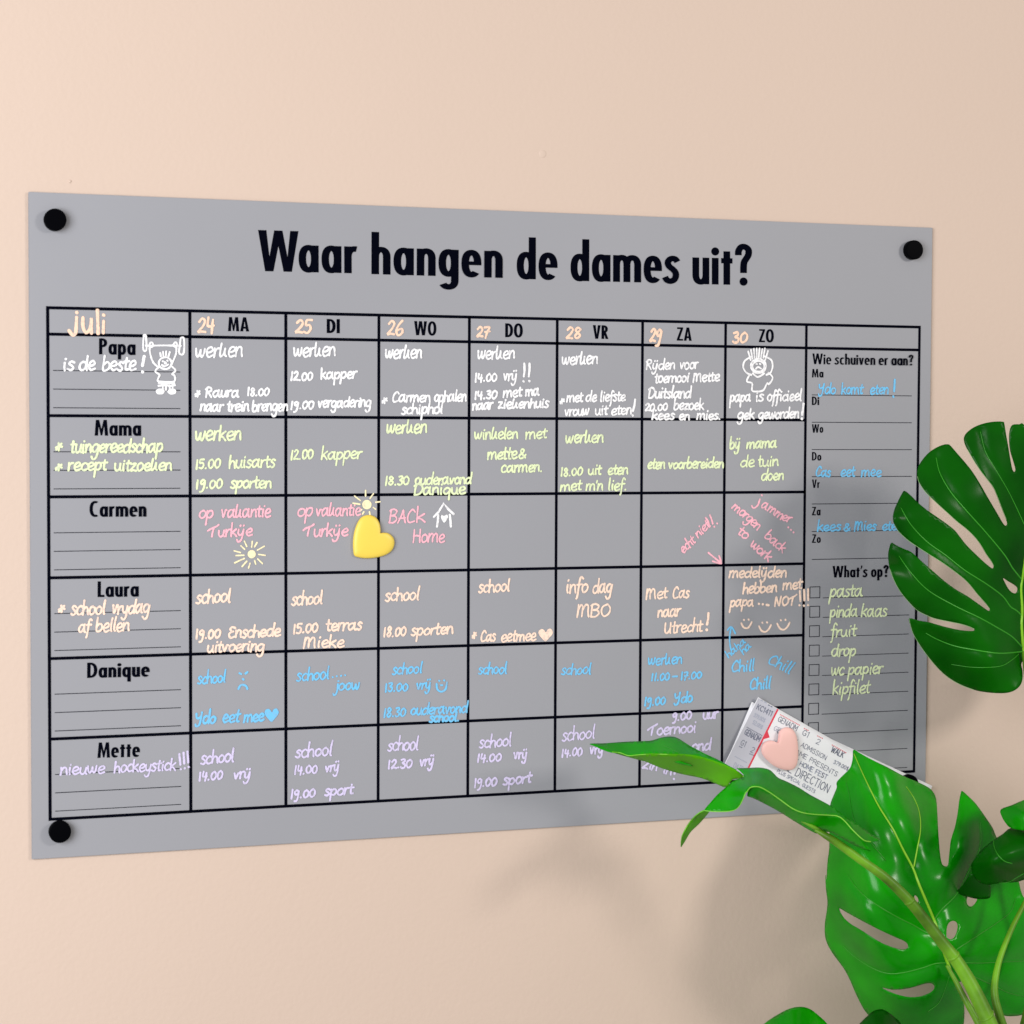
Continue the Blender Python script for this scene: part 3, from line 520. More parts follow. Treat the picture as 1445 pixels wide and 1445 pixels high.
# fifth row, blue
hand('b', 9.5, [('school', 278.5, 965, 317, 962.5)], hw=.0008); doodle('b', [[(338, 950), (340.5, 951)], [(346.5, 950.5), (349, 948.5)], [(342.5, 958), (343.5, 959)], [(336.5, 972), (339, 967.5), (343, 966.5), (347, 968), (349, 972)]], hw=.00085, name='sad_face_doodle')
hand('b', 10, [('Ydo', 275.5, 1021.5, 303, 1020), ('eet', 313.5, 1019.5, 336, 1018.5), ('mee', 343.5, 1019, 371, 1017)], hw=.0009)
hand('b', 10, [('school', 418, 961, 463, 958)], hw=.0008); hand('b', 6, [('....', 467, 956, 489, 953)], hw=.0008); hand('b', 9.5, [('joow', 472, 974, 506, 972.5)], hw=.00085)
hand('b', 9.5, [('school', 553, 951.5, 594, 949.5)], hw=.0008, asc=.85); hand('b', 8.5, [('13.00', 542, 976, 575, 974.5), ('vrij', 587.5, 972.5, 607.5, 971)], hw=.0008)
doodle('b', [[(619.5, 960.5), (620, 960.8)], [(626.5, 960), (627, 960.3)], [(622, 966.8), (624, 966.8)], [(616, 965), (617, 972.5), (622.5, 976), (628.5, 972.5), (630.5, 963)]], hw=.0008, name='smiley_doodle')
hand('b', 9, [('18.30', 540, 1012, 571.5, 1010.5), ('ouderavond', 579, 1009, 658, 1005.5)], hw=.00085); hand('b', 7.6, [('school.', 605.5, 1019, 647.5, 1017)], hw=.0009, asc=.8)
hand('b', 9, [('school', 674.5, 951.5, 714, 950)], hw=.00078, asc=.85); hand('b', 9, [('school', 791.5, 952, 832.5, 951)], hw=.00078, asc=.85)
hand('b', 9.3, [('werKen', 914, 938.5, 961, 936.5)], hw=.0008, asc=.65); hand('b', 7.8, [('11.00', 918, 960.5, 944, 959.5), ('-', 947, 958.5, 955, 958.5), ('17.00', 959.5, 959, 989.5, 957)], hw=.00082)
hand('b', 8.5, [('19.00', 908, 996, 938, 994), ('Ydo', 951, 992.5, 976, 990.5)], hw=.0009)
hand('b', 9, [('Chill', 1032, 948, 1063, 946)], hw=.00085); hand('b', 9.5, [('Chill', 1083, 935, 1113, 950.5)], hw=.00085); hand('b', 9, [('Chill', 1057.5, 973, 1086, 971)], hw=.00085)
doodle('b', [[(1031.5, 917), (1029.5, 906), (1029.8, 895), (1031.8, 885)], [(1026.5, 889), (1031.8, 884.5), (1037.5, 894)]], hw=.0007, name='arrow_doodle')
hand('b', 6, [('ha', 1027.5, 929, 1039, 919), ('ha', 1040.5, 917.5, 1051.5, 906.5)], hw=.0007); hand('b', 6, [('ha', 1048.5, 924.5, 1059.5, 913)], hw=.0007)
# sixth row, lavender
hand('l', 10, [('nieuwe', 84.5, 1093.5, 146, 1090.5), ('hockeystick', 160.5, 1090, 246.5, 1086.5)], hw=.0008, asc=.7)
doodle('l', [[(253, 1064), (254.5, 1079)], [(259, 1062), (260, 1077.5)], [(264.5, 1060.5), (265.5, 1076)], [(254.8, 1085), (255.2, 1085.3)], [(260.6, 1084), (261, 1084.3)], [(265.8, 1082), (266.2, 1082.3)]], hw=.0008)
hand('l', 10.5, [('school', 283, 1078, 329, 1074)], hw=.00085); hand('l', 9, [('14.00', 279.5, 1101.5, 313, 1099.5), ('vrij', 329.5, 1099, 353, 1097.5)], hw=.0009)
hand('l', 10.5, [('school', 416, 1069, 467, 1066)], hw=.00085); hand('l', 9, [('14.00', 414, 1093, 447, 1090.5), ('vrij', 458.5, 1089.5, 478, 1087.5)], hw=.0009); hand('l', 9, [('19.00', 409, 1127, 444, 1124), ('sport', 457.5, 1123, 497, 1120)], hw=.0009)
hand('l', 10.5, [('school', 546.5, 1060, 589, 1057.5)], hw=.00085); hand('l', 8.8, [('12.30', 546, 1085, 580.5, 1082.5), ('vrij', 592, 1081, 611.5, 1079.5)], hw=.0009)
hand('l', 10.5, [('school', 675.5, 1056, 720.5, 1052)], hw=.00085); hand('l', 8.6, [('14.00', 672, 1075.5, 706.5, 1073.5), ('vrij', 724.5, 1071, 743.5, 1069.5)], hw=.0009); hand('l', 9, [('19.00', 668, 1111, 700, 1108.5), ('sport', 709.5, 1107.5, 748, 1104)], hw=.0009)
hand('l', 10.5, [('school', 792.5, 1045.5, 838, 1041.5)], hw=.00085); hand('l', 8.6, [('14.00', 791.5, 1068, 820.5, 1066), ('vrij', 832, 1064.5, 851, 1062)], hw=.0009)
hand('l', 8.4, [('9.00', 948, 1017, 975, 1015), ('uur', 991.5, 1015, 1012, 1013)], hw=.00095); hand('l', 9.4, [('Toernooi', 914.5, 1038, 981, 1033)], hw=.00095); hand('l', 9.4, [('ond', 976, 1060, 1001.5, 1058)], hw=.00095)
hand('l', 7.6, [('Zin', 905.5, 1083.5, 925.5, 1087), ('in', 934.5, 1090.5, 946, 1093)], hw=.00085); doodle('l', [[(953, 1084), (951.5, 1092)], [(950.5, 1099), (951, 1099.3)]], hw=.0009)
# side lists
hand('b', 9, [('Ydo', 1154.5, 556, 1178, 555.5), ('komt', 1186.5, 556, 1216, 555.5), ('eten', 1227, 556, 1252.5, 555.5)], hw=.00078, asc=.8); doodle('b', [[(1262.5, 536), (1261.5, 552)], [(1260.2, 559.5), (1260.6, 560)]], hw=.001)
hand('b', 8.6, [('Cas', 1150.5, 672.5, 1171, 672), ('eet', 1185.5, 672.5, 1205, 672), ('mee', 1214.5, 672.5, 1242, 672)], hw=.0008)
hand('b', 8, [('kees', 1152.5, 749.5, 1185, 748.5), ('&', 1189, 749, 1198.5, 749), ('Mies', 1205, 749, 1235, 748), ('eten', 1244, 748.5, 1272, 747.5)], hw=.00082)
hand('g', 10.5, [('pasta', 1170, 842.5, 1215.5, 841)], hw=.0009); hand('g', 10.5, [('pinda', 1170.5, 871, 1208.5, 869.5), ('kaas', 1214.5, 870, 1250, 869)], hw=.0009, asc=.8); hand('g', 10, [('fruit', 1172, 899, 1206, 897.5)], hw=.0009)
hand('g', 10.5, [('drop', 1172.5, 926.5, 1206, 925)], hw=.0009, asc=.6); hand('g', 10, [('wc', 1172, 953, 1189.5, 952), ('papier', 1196, 952, 1244, 950)], hw=.0009); hand('g', 10.5, [('kipfilet', 1174, 980, 1225.5, 977.5)], hw=.0009)

# ------------------------------------------------------------------ magnets
def round_magnet(px, py, label):
    """a black disc magnet; (px, py) is the middle of its face"""
    h = .0052; c = at(px, py, h); r = .0065
    prof = [(0, h), (r*.90, h), (r*.93, h-.00002), (r*.985, h-.00025), (r, h-.0008), (r, h-.00085), (r, .0010), (r*.97, .0003)]
    vs, fs, n = [], [], 48
    o = None
    for i, (rr, d) in enumerate(prof):
        for k in range(n if rr else 1):
            a = 2*math.pi*k/n; vs.append((rr*math.cos(a), -d, rr*math.sin(a)))
    for k in range(n): fs.append((0, 1+k, 1+(k+1) % n))
    for i in range(len(prof)-2):
        a, b = 1+i*n, 1+(i+1)*n
        for k in range(n): fs.append((a+k, b+k, b+(k+1) % n, a+(k+1) % n))
    o = mesh_obj('round_magnet', vs, fs, M_mag, None, True)
    o.location = (c.x, -.0001, c.z)
    o['label'] = label; o['category'] = 'magnet'; o['group'] = 'round black magnets at the corners of the board'
round_magnet(78.2, 309.8, 'round black magnet in the top left corner of the grey board')
round_magnet(1291, 352.5, 'round black magnet in the top right corner of the grey board')
round_magnet(85, 1174.5, 'round black magnet in the bottom left corner of the grey board')
round_magnet(1284.5, 1107, 'round black magnet mostly hidden behind the monstera leaf, at the bottom right corner')

def heart_magnet(name, pts, h, m, label, y0, rimm):
    c0 = np.mean([bp(*p) for p in pts], axis=0)
    P = catmull([bp(*p) for p in pts], 6, True)
    n = len(P); vs, fs = [], []
    # profile: base, vertical side with soft shoulder, then domed top
    rings = [(.965, .0), (1.0, .0006), (1.0, h*.34), (.988, h*.48), (.955, h*.62), (.90, h*.74), (.80, h*.855), (.66, h*.93), (.48, h*.975), (.26, h*.995)]
    rm = np.mean([np.linalg.norm(p-c0) for p in P])
    for s, d in rings:
        for p in P:
            r_ = np.linalg.norm(p-c0); w_ = max(0., 1-s)*.9
            q = c0+(p-c0)*s*((1-w_)+w_*rm/r_); vs.append((q[0]-c0[0], -d, q[1]-c0[1]))
    vs.append((0, -h, 0)); L = len(rings)
    for i in range(L-1):
        for k in range(n): fs.append((i*n+k, i*n+(k+1) % n, (i+1)*n+(k+1) % n, (i+1)*n+k))
    for k in range(n): fs.append(((L-1)*n+k, (L-1)*n+(k+1) % n, len(vs)-1))
    o = mesh_obj(name, vs, fs, m, None, True)
    bm = bmesh.new(); bm.from_mesh(o.data); bmesh.ops.recalc_face_normals(bm, faces=bm.faces)
    if sum(f.normal.y for f in bm.faces) > 0: bmesh.ops.reverse_faces(bm, faces=bm.faces)
    bm.to_mesh(o.data); bm.free()
    o.location = (c0[0], y0, c0[1]); o['label'] = label; o['category'] = 'magnet'
    return o
M_yel = mat('yellow_plastic', srgb(238, 208, 84), .42, spec=.5, bump=(260, .05, .0004))
M_pink = mat('pink_plastic', srgb(252, 202, 196), .5, spec=.4, bump=(300, .03, .0004))
F = lambda X, Y: (380+X*.24913, 580+Y*.24913)
heart_magnet('heart_magnet', [F(*p) for p in [(560, 588), (598, 600), (620, 632), (626, 668), (624, 690), (640, 688), (672, 692), (700, 718), (706, 752), (692, 788), (655, 815), (600, 830), (545, 834), (500, 828), (480, 818), (474, 795), (472, 745), (478, 690), (496, 635), (522, 600)]],
             .0035, M_yel, 'glossy yellow heart magnet below the cream sun drawing between DI and WO', -.0001, None)
Gz = lambda X, Y: (940+X*.20761, 960+Y*.20761)

# ------------------------------------------------------------------ tickets
M_tk = mat('ticket_paper', srgb(240, 240, 246), .7, (60, .97, 1.02))
M_stub = mat('ticket_stub_grey', srgb(200, 200, 214), .7, (60, .97, 1.02))
M_red = mat('ticket_red', srgb(226, 62, 84), .65)
M_redl = mat('ticket_light_red_print', srgb(228, 130, 140), .7)
M_tprint = mat('ticket_grey_print', srgb(122, 126, 146), .7)
M_tpale = mat('ticket_pale_print', srgb(172, 176, 196), .7)
def ticket_frame(tl, tr, short, y):
    A, B = bp(*tl), bp(*tr); u = B-A; L = np.linalg.norm(u); u /= L; v = np.array([u[1], -u[0]])
    return A, u, v, L, short
def ticket_sheet(fr, y, label, curl):
    A, u, v, L, Wd = fr
    root = empty('ticket', (A[0], y, A[1]), label, 'ticket', None)
    vs, fs = [], []; nx, ny = 40, 10
    for side in (0, 1):
        for i in range(nx+1):
            for j in range(ny+1):
                s, t = i/nx, j/ny; p = A+u*L*s+v*Wd*t
                vs.append((p[0], y+side*.00018-lift(s, t, curl), p[1]))
    k = (nx+1)*(ny+1)
    for i in range(nx):
        for j in range(ny):
            a = i*(ny+1)+j
            fs.append((a, a+1, a+ny+2, a+ny+1)); fs.append((k+a, k+a+ny+1, k+a+ny+2, k+a+1))
    edge = [i*(ny+1) for i in range(nx+1)]+[nx*(ny+1)+j for j in range(1, ny+1)]+[i*(ny+1)+ny for i in range(nx-1, -1, -1)]+[j for j in range(ny-1, 0, -1)]
    for i in range(len(edge)):
        a, b = edge[i], edge[(i+1) % len(edge)]; fs.append((a, b, k+b, k+a))
    mesh_obj('paper', vs, fs, M_tk, root, True)
    return root
def lift(s, t, curl): return curl*((max(0, .12-s)/.12)**2+(max(0, s-.6)/.4)**2)
T1 = ticket_frame((1066.6, 982.8), (1309, 1120), .0505, 0)
T2 = ticket_frame((1059.5, 990.0), (1314, 1108.5), .0505, 0)
ticket_sheet(T2, -.0007, 'white ticket lying behind the printed one, only its edges peeping out', .001)
CURL = .0022
tk = ticket_sheet(T1, -.0014, 'printed ticket with grey stub and red stripe under the pink heart magnet', CURL)
def on_ticket(name, polys, m, lay=0):
    """polys in (u metres, v metres) of the front ticket"""
    A, u, v, L, Wd = T1; vs, fs = [], []
    for q in polys:
        k = len(vs)
        for (a, b) in q:
            p = A+u*a+v*b; vs.append((p[0], -.0014-lift(a/L, b/Wd, CURL)-.00006-lay*.00004, p[1]))
        fs.append(tuple(range(k, len(vs))))
    return mesh_obj(name, vs, fs, m, tk)
def tl_(px, py):
    A, u, v, L, Wd = T1; d = bp(px, py)-A; return float(d@u), float(d@v)
ru = tl_(*Gz(750, 193))[0]; rb = tl_(*Gz(555, 590))[0]
e = .0004
stub = [[(e+(ru-2*e)*i/6, e), (e+(ru-2*e)*(i+1)/6, e), (e+(ru-2*e)*(i+1)/6, .0501), (e+(ru-2*e)*i/6, .0501)] for i in range(6)]
on_ticket('stub_print', stub, M_stub)
on_ticket('red_stripe', [[(ru-.0003, .0003), (ru+.0010, .0003), (ru+.0010, .0502), (ru-.0003, .0502)], [(ru+.0009, .0165), (ru+.0042, .0195), (ru+.0009, .0225)]], M_red, 1)
THIN = {'A': (.7, [[(0, 0), (.35, 1), (.7, 0)], [(.12, .33), (.58, .33)]]), 'C': (.66, [[(.64, .82), (.45, 1), (.15, .9), (0, .5), (.15, .1), (.45, 0), (.64, .18)]]),
        'D': (.66, [[(0, 0), (0, 1), (.35, 1), (.6, .8), (.66, .5), (.6, .2), (.35, 0), (0, 0)]]), 'E': (.56, [[(.56, 1), (0, 1), (0, 0), (.56, 0)], [(0, .52), (.46, .52)]]),
        'F': (.56, [[(.56, 1), (0, 1), (0, 0)], [(0, .52), (.46, .52)]]), 'G': (.68, [[(.64, .82), (.45, 1), (.15, .9), (0, .5), (.15, .1), (.45, 0), (.66, .15), (.66, .45), (.4, .45)]]),
        'H': (.62, [[(0, 0), (0, 1)], [(.62, 0), (.62, 1)], [(0, .52), (.62, .52)]]), 'I': (.1, [[(.05, 0), (.05, 1)]]), 'K': (.62, [[(0, 0), (0, 1)], [(.6, 1), (0, .42)], [(.2, .6), (.62, 0)]]),
        'L': (.52, [[(0, 1), (0, 0), (.52, 0)]]), 'M': (.76, [[(0, 0), (0, 1), (.38, .3), (.76, 1), (.76, 0)]]), 'N': (.64, [[(0, 0), (0, 1), (.64, 0), (.64, 1)]]),
        'O': (.74, [[(.37, 1), (.1, .85), (0, .5), (.1, .15), (.37, 0), (.64, .15), (.74, .5), (.64, .85), (.37, 1)]]), 'P': (.58, [[(0, 0), (0, 1), (.4, 1), (.58, .85), (.58, .65), (.4, .5), (0, .5)]]),
        'R': (.62, [[(0, 0), (0, 1), (.4, 1), (.58, .85), (.58, .65), (.4, .5), (0, .5)], [(.35, .5), (.62, 0)]]), 'S': (.58, [[(.55, .85), (.4, 1), (.12, .97), (.02, .77), (.15, .58), (.45, .45), (.57, .25), (.45, .03), (.15, 0), (0, .15)]]),
        'T': (.6, [[(0, 1), (.6, 1)], [(.3, 1), (.3, 0)]]), 'U': (.62, [[(0, 1), (0, .25), (.15, .03), (.45, .03), (.62, .25), (.62, 1)]]), 'W': (.9, [[(0, 1), (.22, 0), (.45, .8), (.68, 0), (.9, 1)]]),
        '0': (.56, [[(.28, 1), (.05, .85), (0, .5), (.05, .15), (.28, 0), (.5, .15), (.56, .5), (.5, .85), (.28, 1)]]), '1': (.3, [[(0, .8), (.2, 1), (.2, 0)]]), '2': (.55, [[(.02, .8), (.15, 1), (.42, 1), (.54, .8), (.45, .55), (0, 0), (.56, 0)]]),
        '3': (.55, [[(.02, .85), (.2, 1), (.45, .97), (.52, .75), (.25, .53), (.52, .4), (.55, .2), (.35, 0), (.02, .1)]]), '4': (.56, [[(.42, 0), (.42, 1), (0, .3), (.56, .3)]]), '5': (.55, [[(.5, 1), (.06, 1), (.03, .55), (.35, .6), (.55, .35), (.42, .03), (0, .05)]]),
        '7': (.52, [[(0, 1), (.52, 1), (.2, 0)]]), '9': (.55, [[(.1, .03), (.4, .15), (.54, .6), (.45, .95), (.15, 1), (.02, .7), (.2, .48), (.5, .6)]]), '.': (.12, [[(.03, 0), (.06, .05)]]), '$': (.55, [[(.52, .85), (.12, .9), (.1, .6), (.45, .42), (.45, .1), (0, .12)], [(.28, 1.1), (.28, -.1)]])}
def ticket_text(t, X0, Y0, X1, Y1, h, m=M_tprint, wt=.06, first=0):
    a, b = np.array(tl_(*Gz(X0, Y0))), np.array(tl_(*Gz(X1, Y1)))
    W_ = np.linalg.norm(b-a); u = (b-a)/W_; v = np.array([u[1], -u[0]]); H_ = h*.20761*.00050
    tot = sum((THIN[c][0]+.2) if c != ' ' else .5 for c in t)-.2; sx = W_/tot; x = 0; polys = []
    for c in t:
        if c == ' ': x += .5; continue
        for s in THIN[c][1]:
            for p, q in zip(s[:-1], s[1:]):
                P = a+u*(x+p[0])*sx+v*p[1]*H_; Q = a+u*(x+q[0])*sx+v*q[1]*H_
                d = Q-P; d = d/(np.linalg.norm(d)+1e-12); n = np.array([-d[1], d[0]])*H_*wt; dd = d*H_*wt*.6
                polys.append([P-n-dd, Q-n+dd, Q+n+dd, P+n-dd])
        x += THIN[c][0]+.2
    on_ticket('ticket_print', polys, m, 2+first)
ticket_text('KC1411', 600, 190, 706, 243, 34, wt=.09); ticket_text('379.00$', 580, 242, 660, 284, 24, M_tpale, .1); ticket_text('52.00$', 574, 290, 642, 330, 24, M_tpale, .1)
ticket_text('GENADM', 517, 360, 623, 416, 36, wt=.085); ticket_text('G1', 490, 432, 524, 450, 36); ticket_text('2', 565, 482, 582, 492, 34); ticket_text('DATE', 445, 586, 505, 618, 32, M_tpale)
ticket_text('GENADM', 750, 274, 876, 342, 34); ticket_text('GENADM', 722, 335, 850, 403, 30, M_tpale); ticket_text('G1', 915, 366, 955, 388, 36); ticket_text('2', 1010, 425, 1030, 436, 32)
ticket_text('GENERAL ADMISSION', 745, 357, 1074, 540, 30); ticket_text('WALK', 1112, 482, 1192, 524, 36, wt=.09); ticket_text('379.00$', 1128, 562, 1226, 612, 24, M_tpale, .1)
ticket_text('SAME PRESENTS', 845, 482, 1150, 652, 30); ticket_text('AT HOME FEST', 840, 545, 1080, 672, 30, M_tpale, .1); ticket_text('ONE DIRECTION', 760, 585, 1088, 762, 52, wt=.05)
ticket_text('PLUS SPECIAL GUESTS', 745, 622, 1000, 765, 22, M_tpale, .09)
def bars(X0, Y0, X1, Y1, n, m=M_redl, h=.00075):
    a, b = np.array(tl_(*Gz(X0, Y0))), np.array(tl_(*Gz(X1, Y1))); polys = []
    u = (b-a)/np.linalg.norm(b-a); v = np.array([-u[1], u[0]])
    for i in range(n):
        p, q = a+(b-a)*(i+.1)/n, a+(b-a)*(i+.78)/n; polys.append([p, q, q+v*h, p+v*h])
    on_ticket('small_print', polys, m, 1)
bars(768, 226, 906, 302, 14); bars(930, 320, 966, 338, 3); bars(1020, 370, 1062, 392, 4); bars(1120, 432, 1222, 490, 9)
bars(455, 508, 545, 555, 9, M_tpale); bars(535, 310, 650, 372, 12, M_tprint); bars(560, 492, 592, 506, 4, M_tprint); bars(484, 440, 510, 452, 3, M_tprint)
bars(628, 125, 680, 150, 2, M_tpale); bars(684, 160, 720, 178, 2, M_tprint)
heart_magnet('heart_magnet', [Gz(*p) for p in [(752, 345), (775, 322), (805, 314), (838, 326), (860, 356), (872, 400), (878, 470), (876, 530), (866, 572), (845, 597), (815, 604), (770, 598), (715, 575), (668, 535), (638, 498), (630, 460), (642, 425), (672, 406), (705, 404), (738, 418), (746, 390)]],
             .0036, M_pink, 'pale pink heart magnet holding the paper tickets at the lower right', -.0030, None)

# ------------------------------------------------------------------ monstera plant
def leaf_mat(name, base, rough, trans, tcol, spec=.2):
    m = bpy.data.materials.new(name); m.use_nodes = True; nt = m.node_tree; b = nt.nodes['Principled BSDF']; out = nt.nodes['Material Output']
    b.inputs['Roughness'].default_value = rough; b.inputs['Specular IOR Level'].default_value = spec
    tc = nt.nodes.new('ShaderNodeTexCoord'); n = nt.nodes.new('ShaderNodeTexNoise'); n.inputs['Scale'].default_value = 16; n.inputs['Detail'].default_value = 4
    nt.links.new(tc.outputs['Object'], n.inputs['Vector'])
    r = nt.nodes.new('ShaderNodeValToRGB'); r.color_ramp.elements[0].position = .3; r.color_ramp.elements[1].position = .75
    r.color_ramp.elements[0].color = tuple(c*.55 for c in base[:3])+(1,); r.color_ramp.elements[1].color = (base[0]*1.6+.03*base[1], base[1]*1.45, base[2]*1.1, 1)
    nt.links.new(n.outputs['Fac'], r.inputs['Fac']); nt.links.new(r.outputs['Color'], b.inputs['Base Color'])
    n2 = nt.nodes.new('ShaderNodeTexNoise'); n2.inputs['Scale'].default_value = 700; nt.links.new(tc.outputs['Object'], n2.inputs['Vector'])
    bn = nt.nodes.new('ShaderNodeBump'); bn.inputs['Strength'].default_value = .08; bn.inputs['Distance'].default_value = .0004
    nt.links.new(n2.outputs['Fac'], bn.inputs['Height']); nt.links.new(bn.outputs['Normal'], b.inputs['Normal'])
    t = nt.nodes.new('ShaderNodeBsdfTranslucent'); t.inputs['Color'].default_value = tcol
    mx = nt.nodes.new('ShaderNodeMixShader'); mx.inputs['Fac'].default_value = trans
    nt.links.new(b.outputs[0], mx.inputs[1]); nt.links.new(t.outputs[0], mx.inputs[2]); nt.links.new(mx.outputs[0], out.inputs['Surface'])
    return m
M_dark = leaf_mat('leaf_deep_green', (.0004, .095, .0006, 1), .32, .10, (.003, .30, .001, 1), .12)
M_mid = leaf_mat('leaf_green', (.0002, .33, .0001, 1), .25, .18, (.02, .75, .0004, 1), .30)
M_light = leaf_mat('leaf_underside_lime', (.07, .38, .001, 1), .45, .25, (.2, .7, .004, 1))
M_vein = mat('vein_light_green', (.03, .30, .012, 1), .4)
M_rib = mat('midrib_lime', (.24, .55, .02, 1), .4)
M_rim = mat('leaf_rim_lime', (.22, .62, .05, 1), .4)
M_stem = mat('stem_yellow_green', (.13, .33, .014, 1), .42, (38, .35, 1.3), spec=.3)

def tps(ctrl):
    C = np.array(ctrl, float); P = C[:, :2]/100.0; n = len(P)
    def U(r2): return np.where(r2 > 1e-12, .5*r2*np.log(np.maximum(r2, 1e-12)), 0)
    K = U(((P[:, None]-P[None])**2).sum(-1))+np.eye(n)*1e-4; Q = np.hstack([np.ones((n, 1)), P])
    A = np.block([[K, Q], [Q.T, np.zeros((3, 3))]]); w_ = np.linalg.solve(A, np.concatenate([C[:, 2], np.zeros(3)]))
    def f(x, y):
        p = np.array([x, y])/100.0; r2 = ((P-p)**2).sum(-1)
        return float(U(r2)@w_[:n]+w_[n]+p@w_[n+1:])
    return f
def segdist(p, line):
    best = 1e9
    for a, b in zip(line[:-1], line[1:]):
        ax, ay = a; dx, dy = b[0]-ax, b[1]-ay; L2 = dx*dx+dy*dy+1e-9
        t = max(0, min(1, ((p[0]-ax)*dx+(p[1]-ay)*dy)/L2)); d = math.hypot(p[0]-ax-t*dx, p[1]-ay-t*dy)
        best = min(best, d)
    return best
plant = empty('monstera_plant', (at(1400, 1500, .15).x, -.15, at(1400, 1500, .15).z-.02),
              'glossy green monstera plant with split leaves in front of the board', 'plant')
def leaf(outline, ctrl, m, veins=(), holes=(), name='leaf', step=4.5, groove=.0016, parent=None, closed_smooth=3, thick=.0004, gw=6.0):
    f = tps(ctrl)
    V = [catmull(v, 4) for v in veins]
    def depth(x, y):
        d = f(x, y)
        for v in V: 
            s = segdist((x, y), v)
            if s < 4*gw: d -= groove*math.exp(-(s/gw)**1.3)
        return d
    O = catmull(outline, closed_smooth, True); H = [catmull(h, 3, True) for h in holes]
    def inside(p, poly):
        c = False; n = len(poly); j = n-1
        for i in range(n):
            if (poly[i][1] > p[1]) != (poly[j][1] > p[1]) and p[0] < (poly[j][0]-poly[i][0])*(p[1]-poly[i][1])/(poly[j][1]-poly[i][1])+poly[i][0]: c = not c
            j = i
        return c
    verts = [Vector((p[0], p[1])) for p in O]; edges = [(i, (i+1) % len(O)) for i in range(len(O))]
    for h in H:
        k = len(verts); verts += [Vector((p[0], p[1])) for p in h]; edges += [(k+i, k+(i+1) % len(h)) for i in range(len(h))]
    xs = [p[0] for p in O]; ys = [p[1] for p in O]
    y = min(ys); r = 0
    bnd = [np.array(v) for v in verts]; B = np.array(bnd)
    while y < max(ys):
        x = min(xs)+(step/2 if r % 2 else 0)
        while x < max(xs):
            p = (x+random.uniform(-.6, .6), y+random.uniform(-.6, .6))
            if inside(p, O) and not any(inside(p, h) for h in H) and ((B-np.array(p))**2).sum(1).min() > (step*.45)**2: verts.append(Vector(p))
            x += step
        y += step*.87; r += 1
    vo, eo, fo, *_ = delaunay_2d_cdt(verts, edges, [], 0, 1e-5)
    fo2 = []
    for fc in fo:
        c = (sum(vo[i][0] for i in fc)/3, sum(vo[i][1] for i in fc)/3)
        if inside(c, O) and not any(inside(c, h) for h in H): fo2.append(tuple(fc))
    pos = [at(v[0], v[1], depth(v[0], v[1])) for v in vo]
    used = sorted({i for fc in fo2 for i in fc}); mp = {a: b for b, a in enumerate(used)}
    o = mesh_obj(name, [pos[i] for i in used], [tuple(mp[i] for i in fc) for fc in fo2], m, parent or plant, True)
    bm = bmesh.new(); bm.from_mesh(o.data)
    for fc in bm.faces:
        pass
    if sum(fc.normal.y*fc.calc_area() for fc in bm.faces) > 0: bmesh.ops.reverse_faces(bm, faces=bm.faces)
    bm.to_mesh(o.data); bm.free()
    md = o.modifiers.new('thickness', 'SOLIDIFY'); md.thickness = thick; md.offset = -1
    return o, depth
def tube(path, name, m, parent, n=8, flat=1.0):
    """path: list of (Vector, radius)"""
    vs, fs = [], []
    for i, (p, r) in enumerate(path):
        t = (path[min(i+1, len(path)-1)][0]-path[max(i-1, 0)][0]).normalized()
        a = t.cross(Vector((0, 1, 0))).normalized(); b = a.cross(t).normalized()
        for k in range(n):
            an = 2*math.pi*k/n; vs.append(p+a*math.cos(an)*r+b*math.sin(an)*r*flat)
    for i in range(len(path)-1):
        for k in range(n): fs.append((i*n+k, i*n+(k+1) % n, (i+1)*n+(k+1) % n, (i+1)*n+k))
    fs.append(tuple(range(n))); fs.append(tuple((len(path)-1)*n+k for k in range(n)))
    o = mesh_obj(name, vs, fs, m, parent, True)
    bm = bmesh.new(); bm.from_mesh(o.data); bmesh.ops.recalc_face_normals(bm, faces=bm.faces); bm.to_mesh(o.data); bm.free()
    return o
def vein(pts, depth, r0, r1, parent, m=M_vein, name='vein', off=.0004):
    P = catmull(pts, 6); n = len(P)
    return tube([(at(p[0], p[1], depth(p[0], p[1])+off), r0+(r1-r0)*i/(n-1)) for i, p in enumerate(P)], name, m, parent, 6, .55)
Z = lambda ox, oy, s: (lambda *pts: [(ox+x*s, oy+y*s) for x, y in pts])
P2 = Z(1040, 1040, .14533); P3 = Z(1235, 1040, .14533); P4 = Z(1145, 1235, .14533); P5 = Z(1305, 1225, .15217)
P6 = Z(1240, 580, .14187); P7 = Z(1240, 780, .14187); J = Z(820, 1020, .16609)

# --- large split leaf at the upper right
L1 = P6((1445, 135), (1400, 132), (1330, 138), (1302, 200), (1298, 300), (1310, 400), (1340, 500), (1362, 580), (1350, 606), (1330, 580), (1310, 480), (1285, 330), (1265, 220), (1250, 125), (1235, 106),
        (1150, 105), (1050, 122), (950, 160), (880, 210), (848, 260), (852, 315), (880, 380), (950, 500), (1010, 590), (1080, 680), (1140, 760), (1180, 850), (1230, 980), (1270, 1080), (1280, 1120), (1268, 1140), (1240, 1122), (1180, 1020), (1080, 850), (1000, 710), (930, 600), (850, 500), (780, 420), (715, 345), (685, 330),
        (635, 337), (560, 370), (480, 430), (410, 520), (384, 590), (385, 650), (402, 710), (460, 800), (560, 900), (680, 1010), (780, 1100), (880, 1180), (960, 1260), (1020, 1340), (1070, 1425))
L1 += P7((1120, 85), (1145, 135), (1135, 156), (1108, 142), (1040, 85), (955, 5))
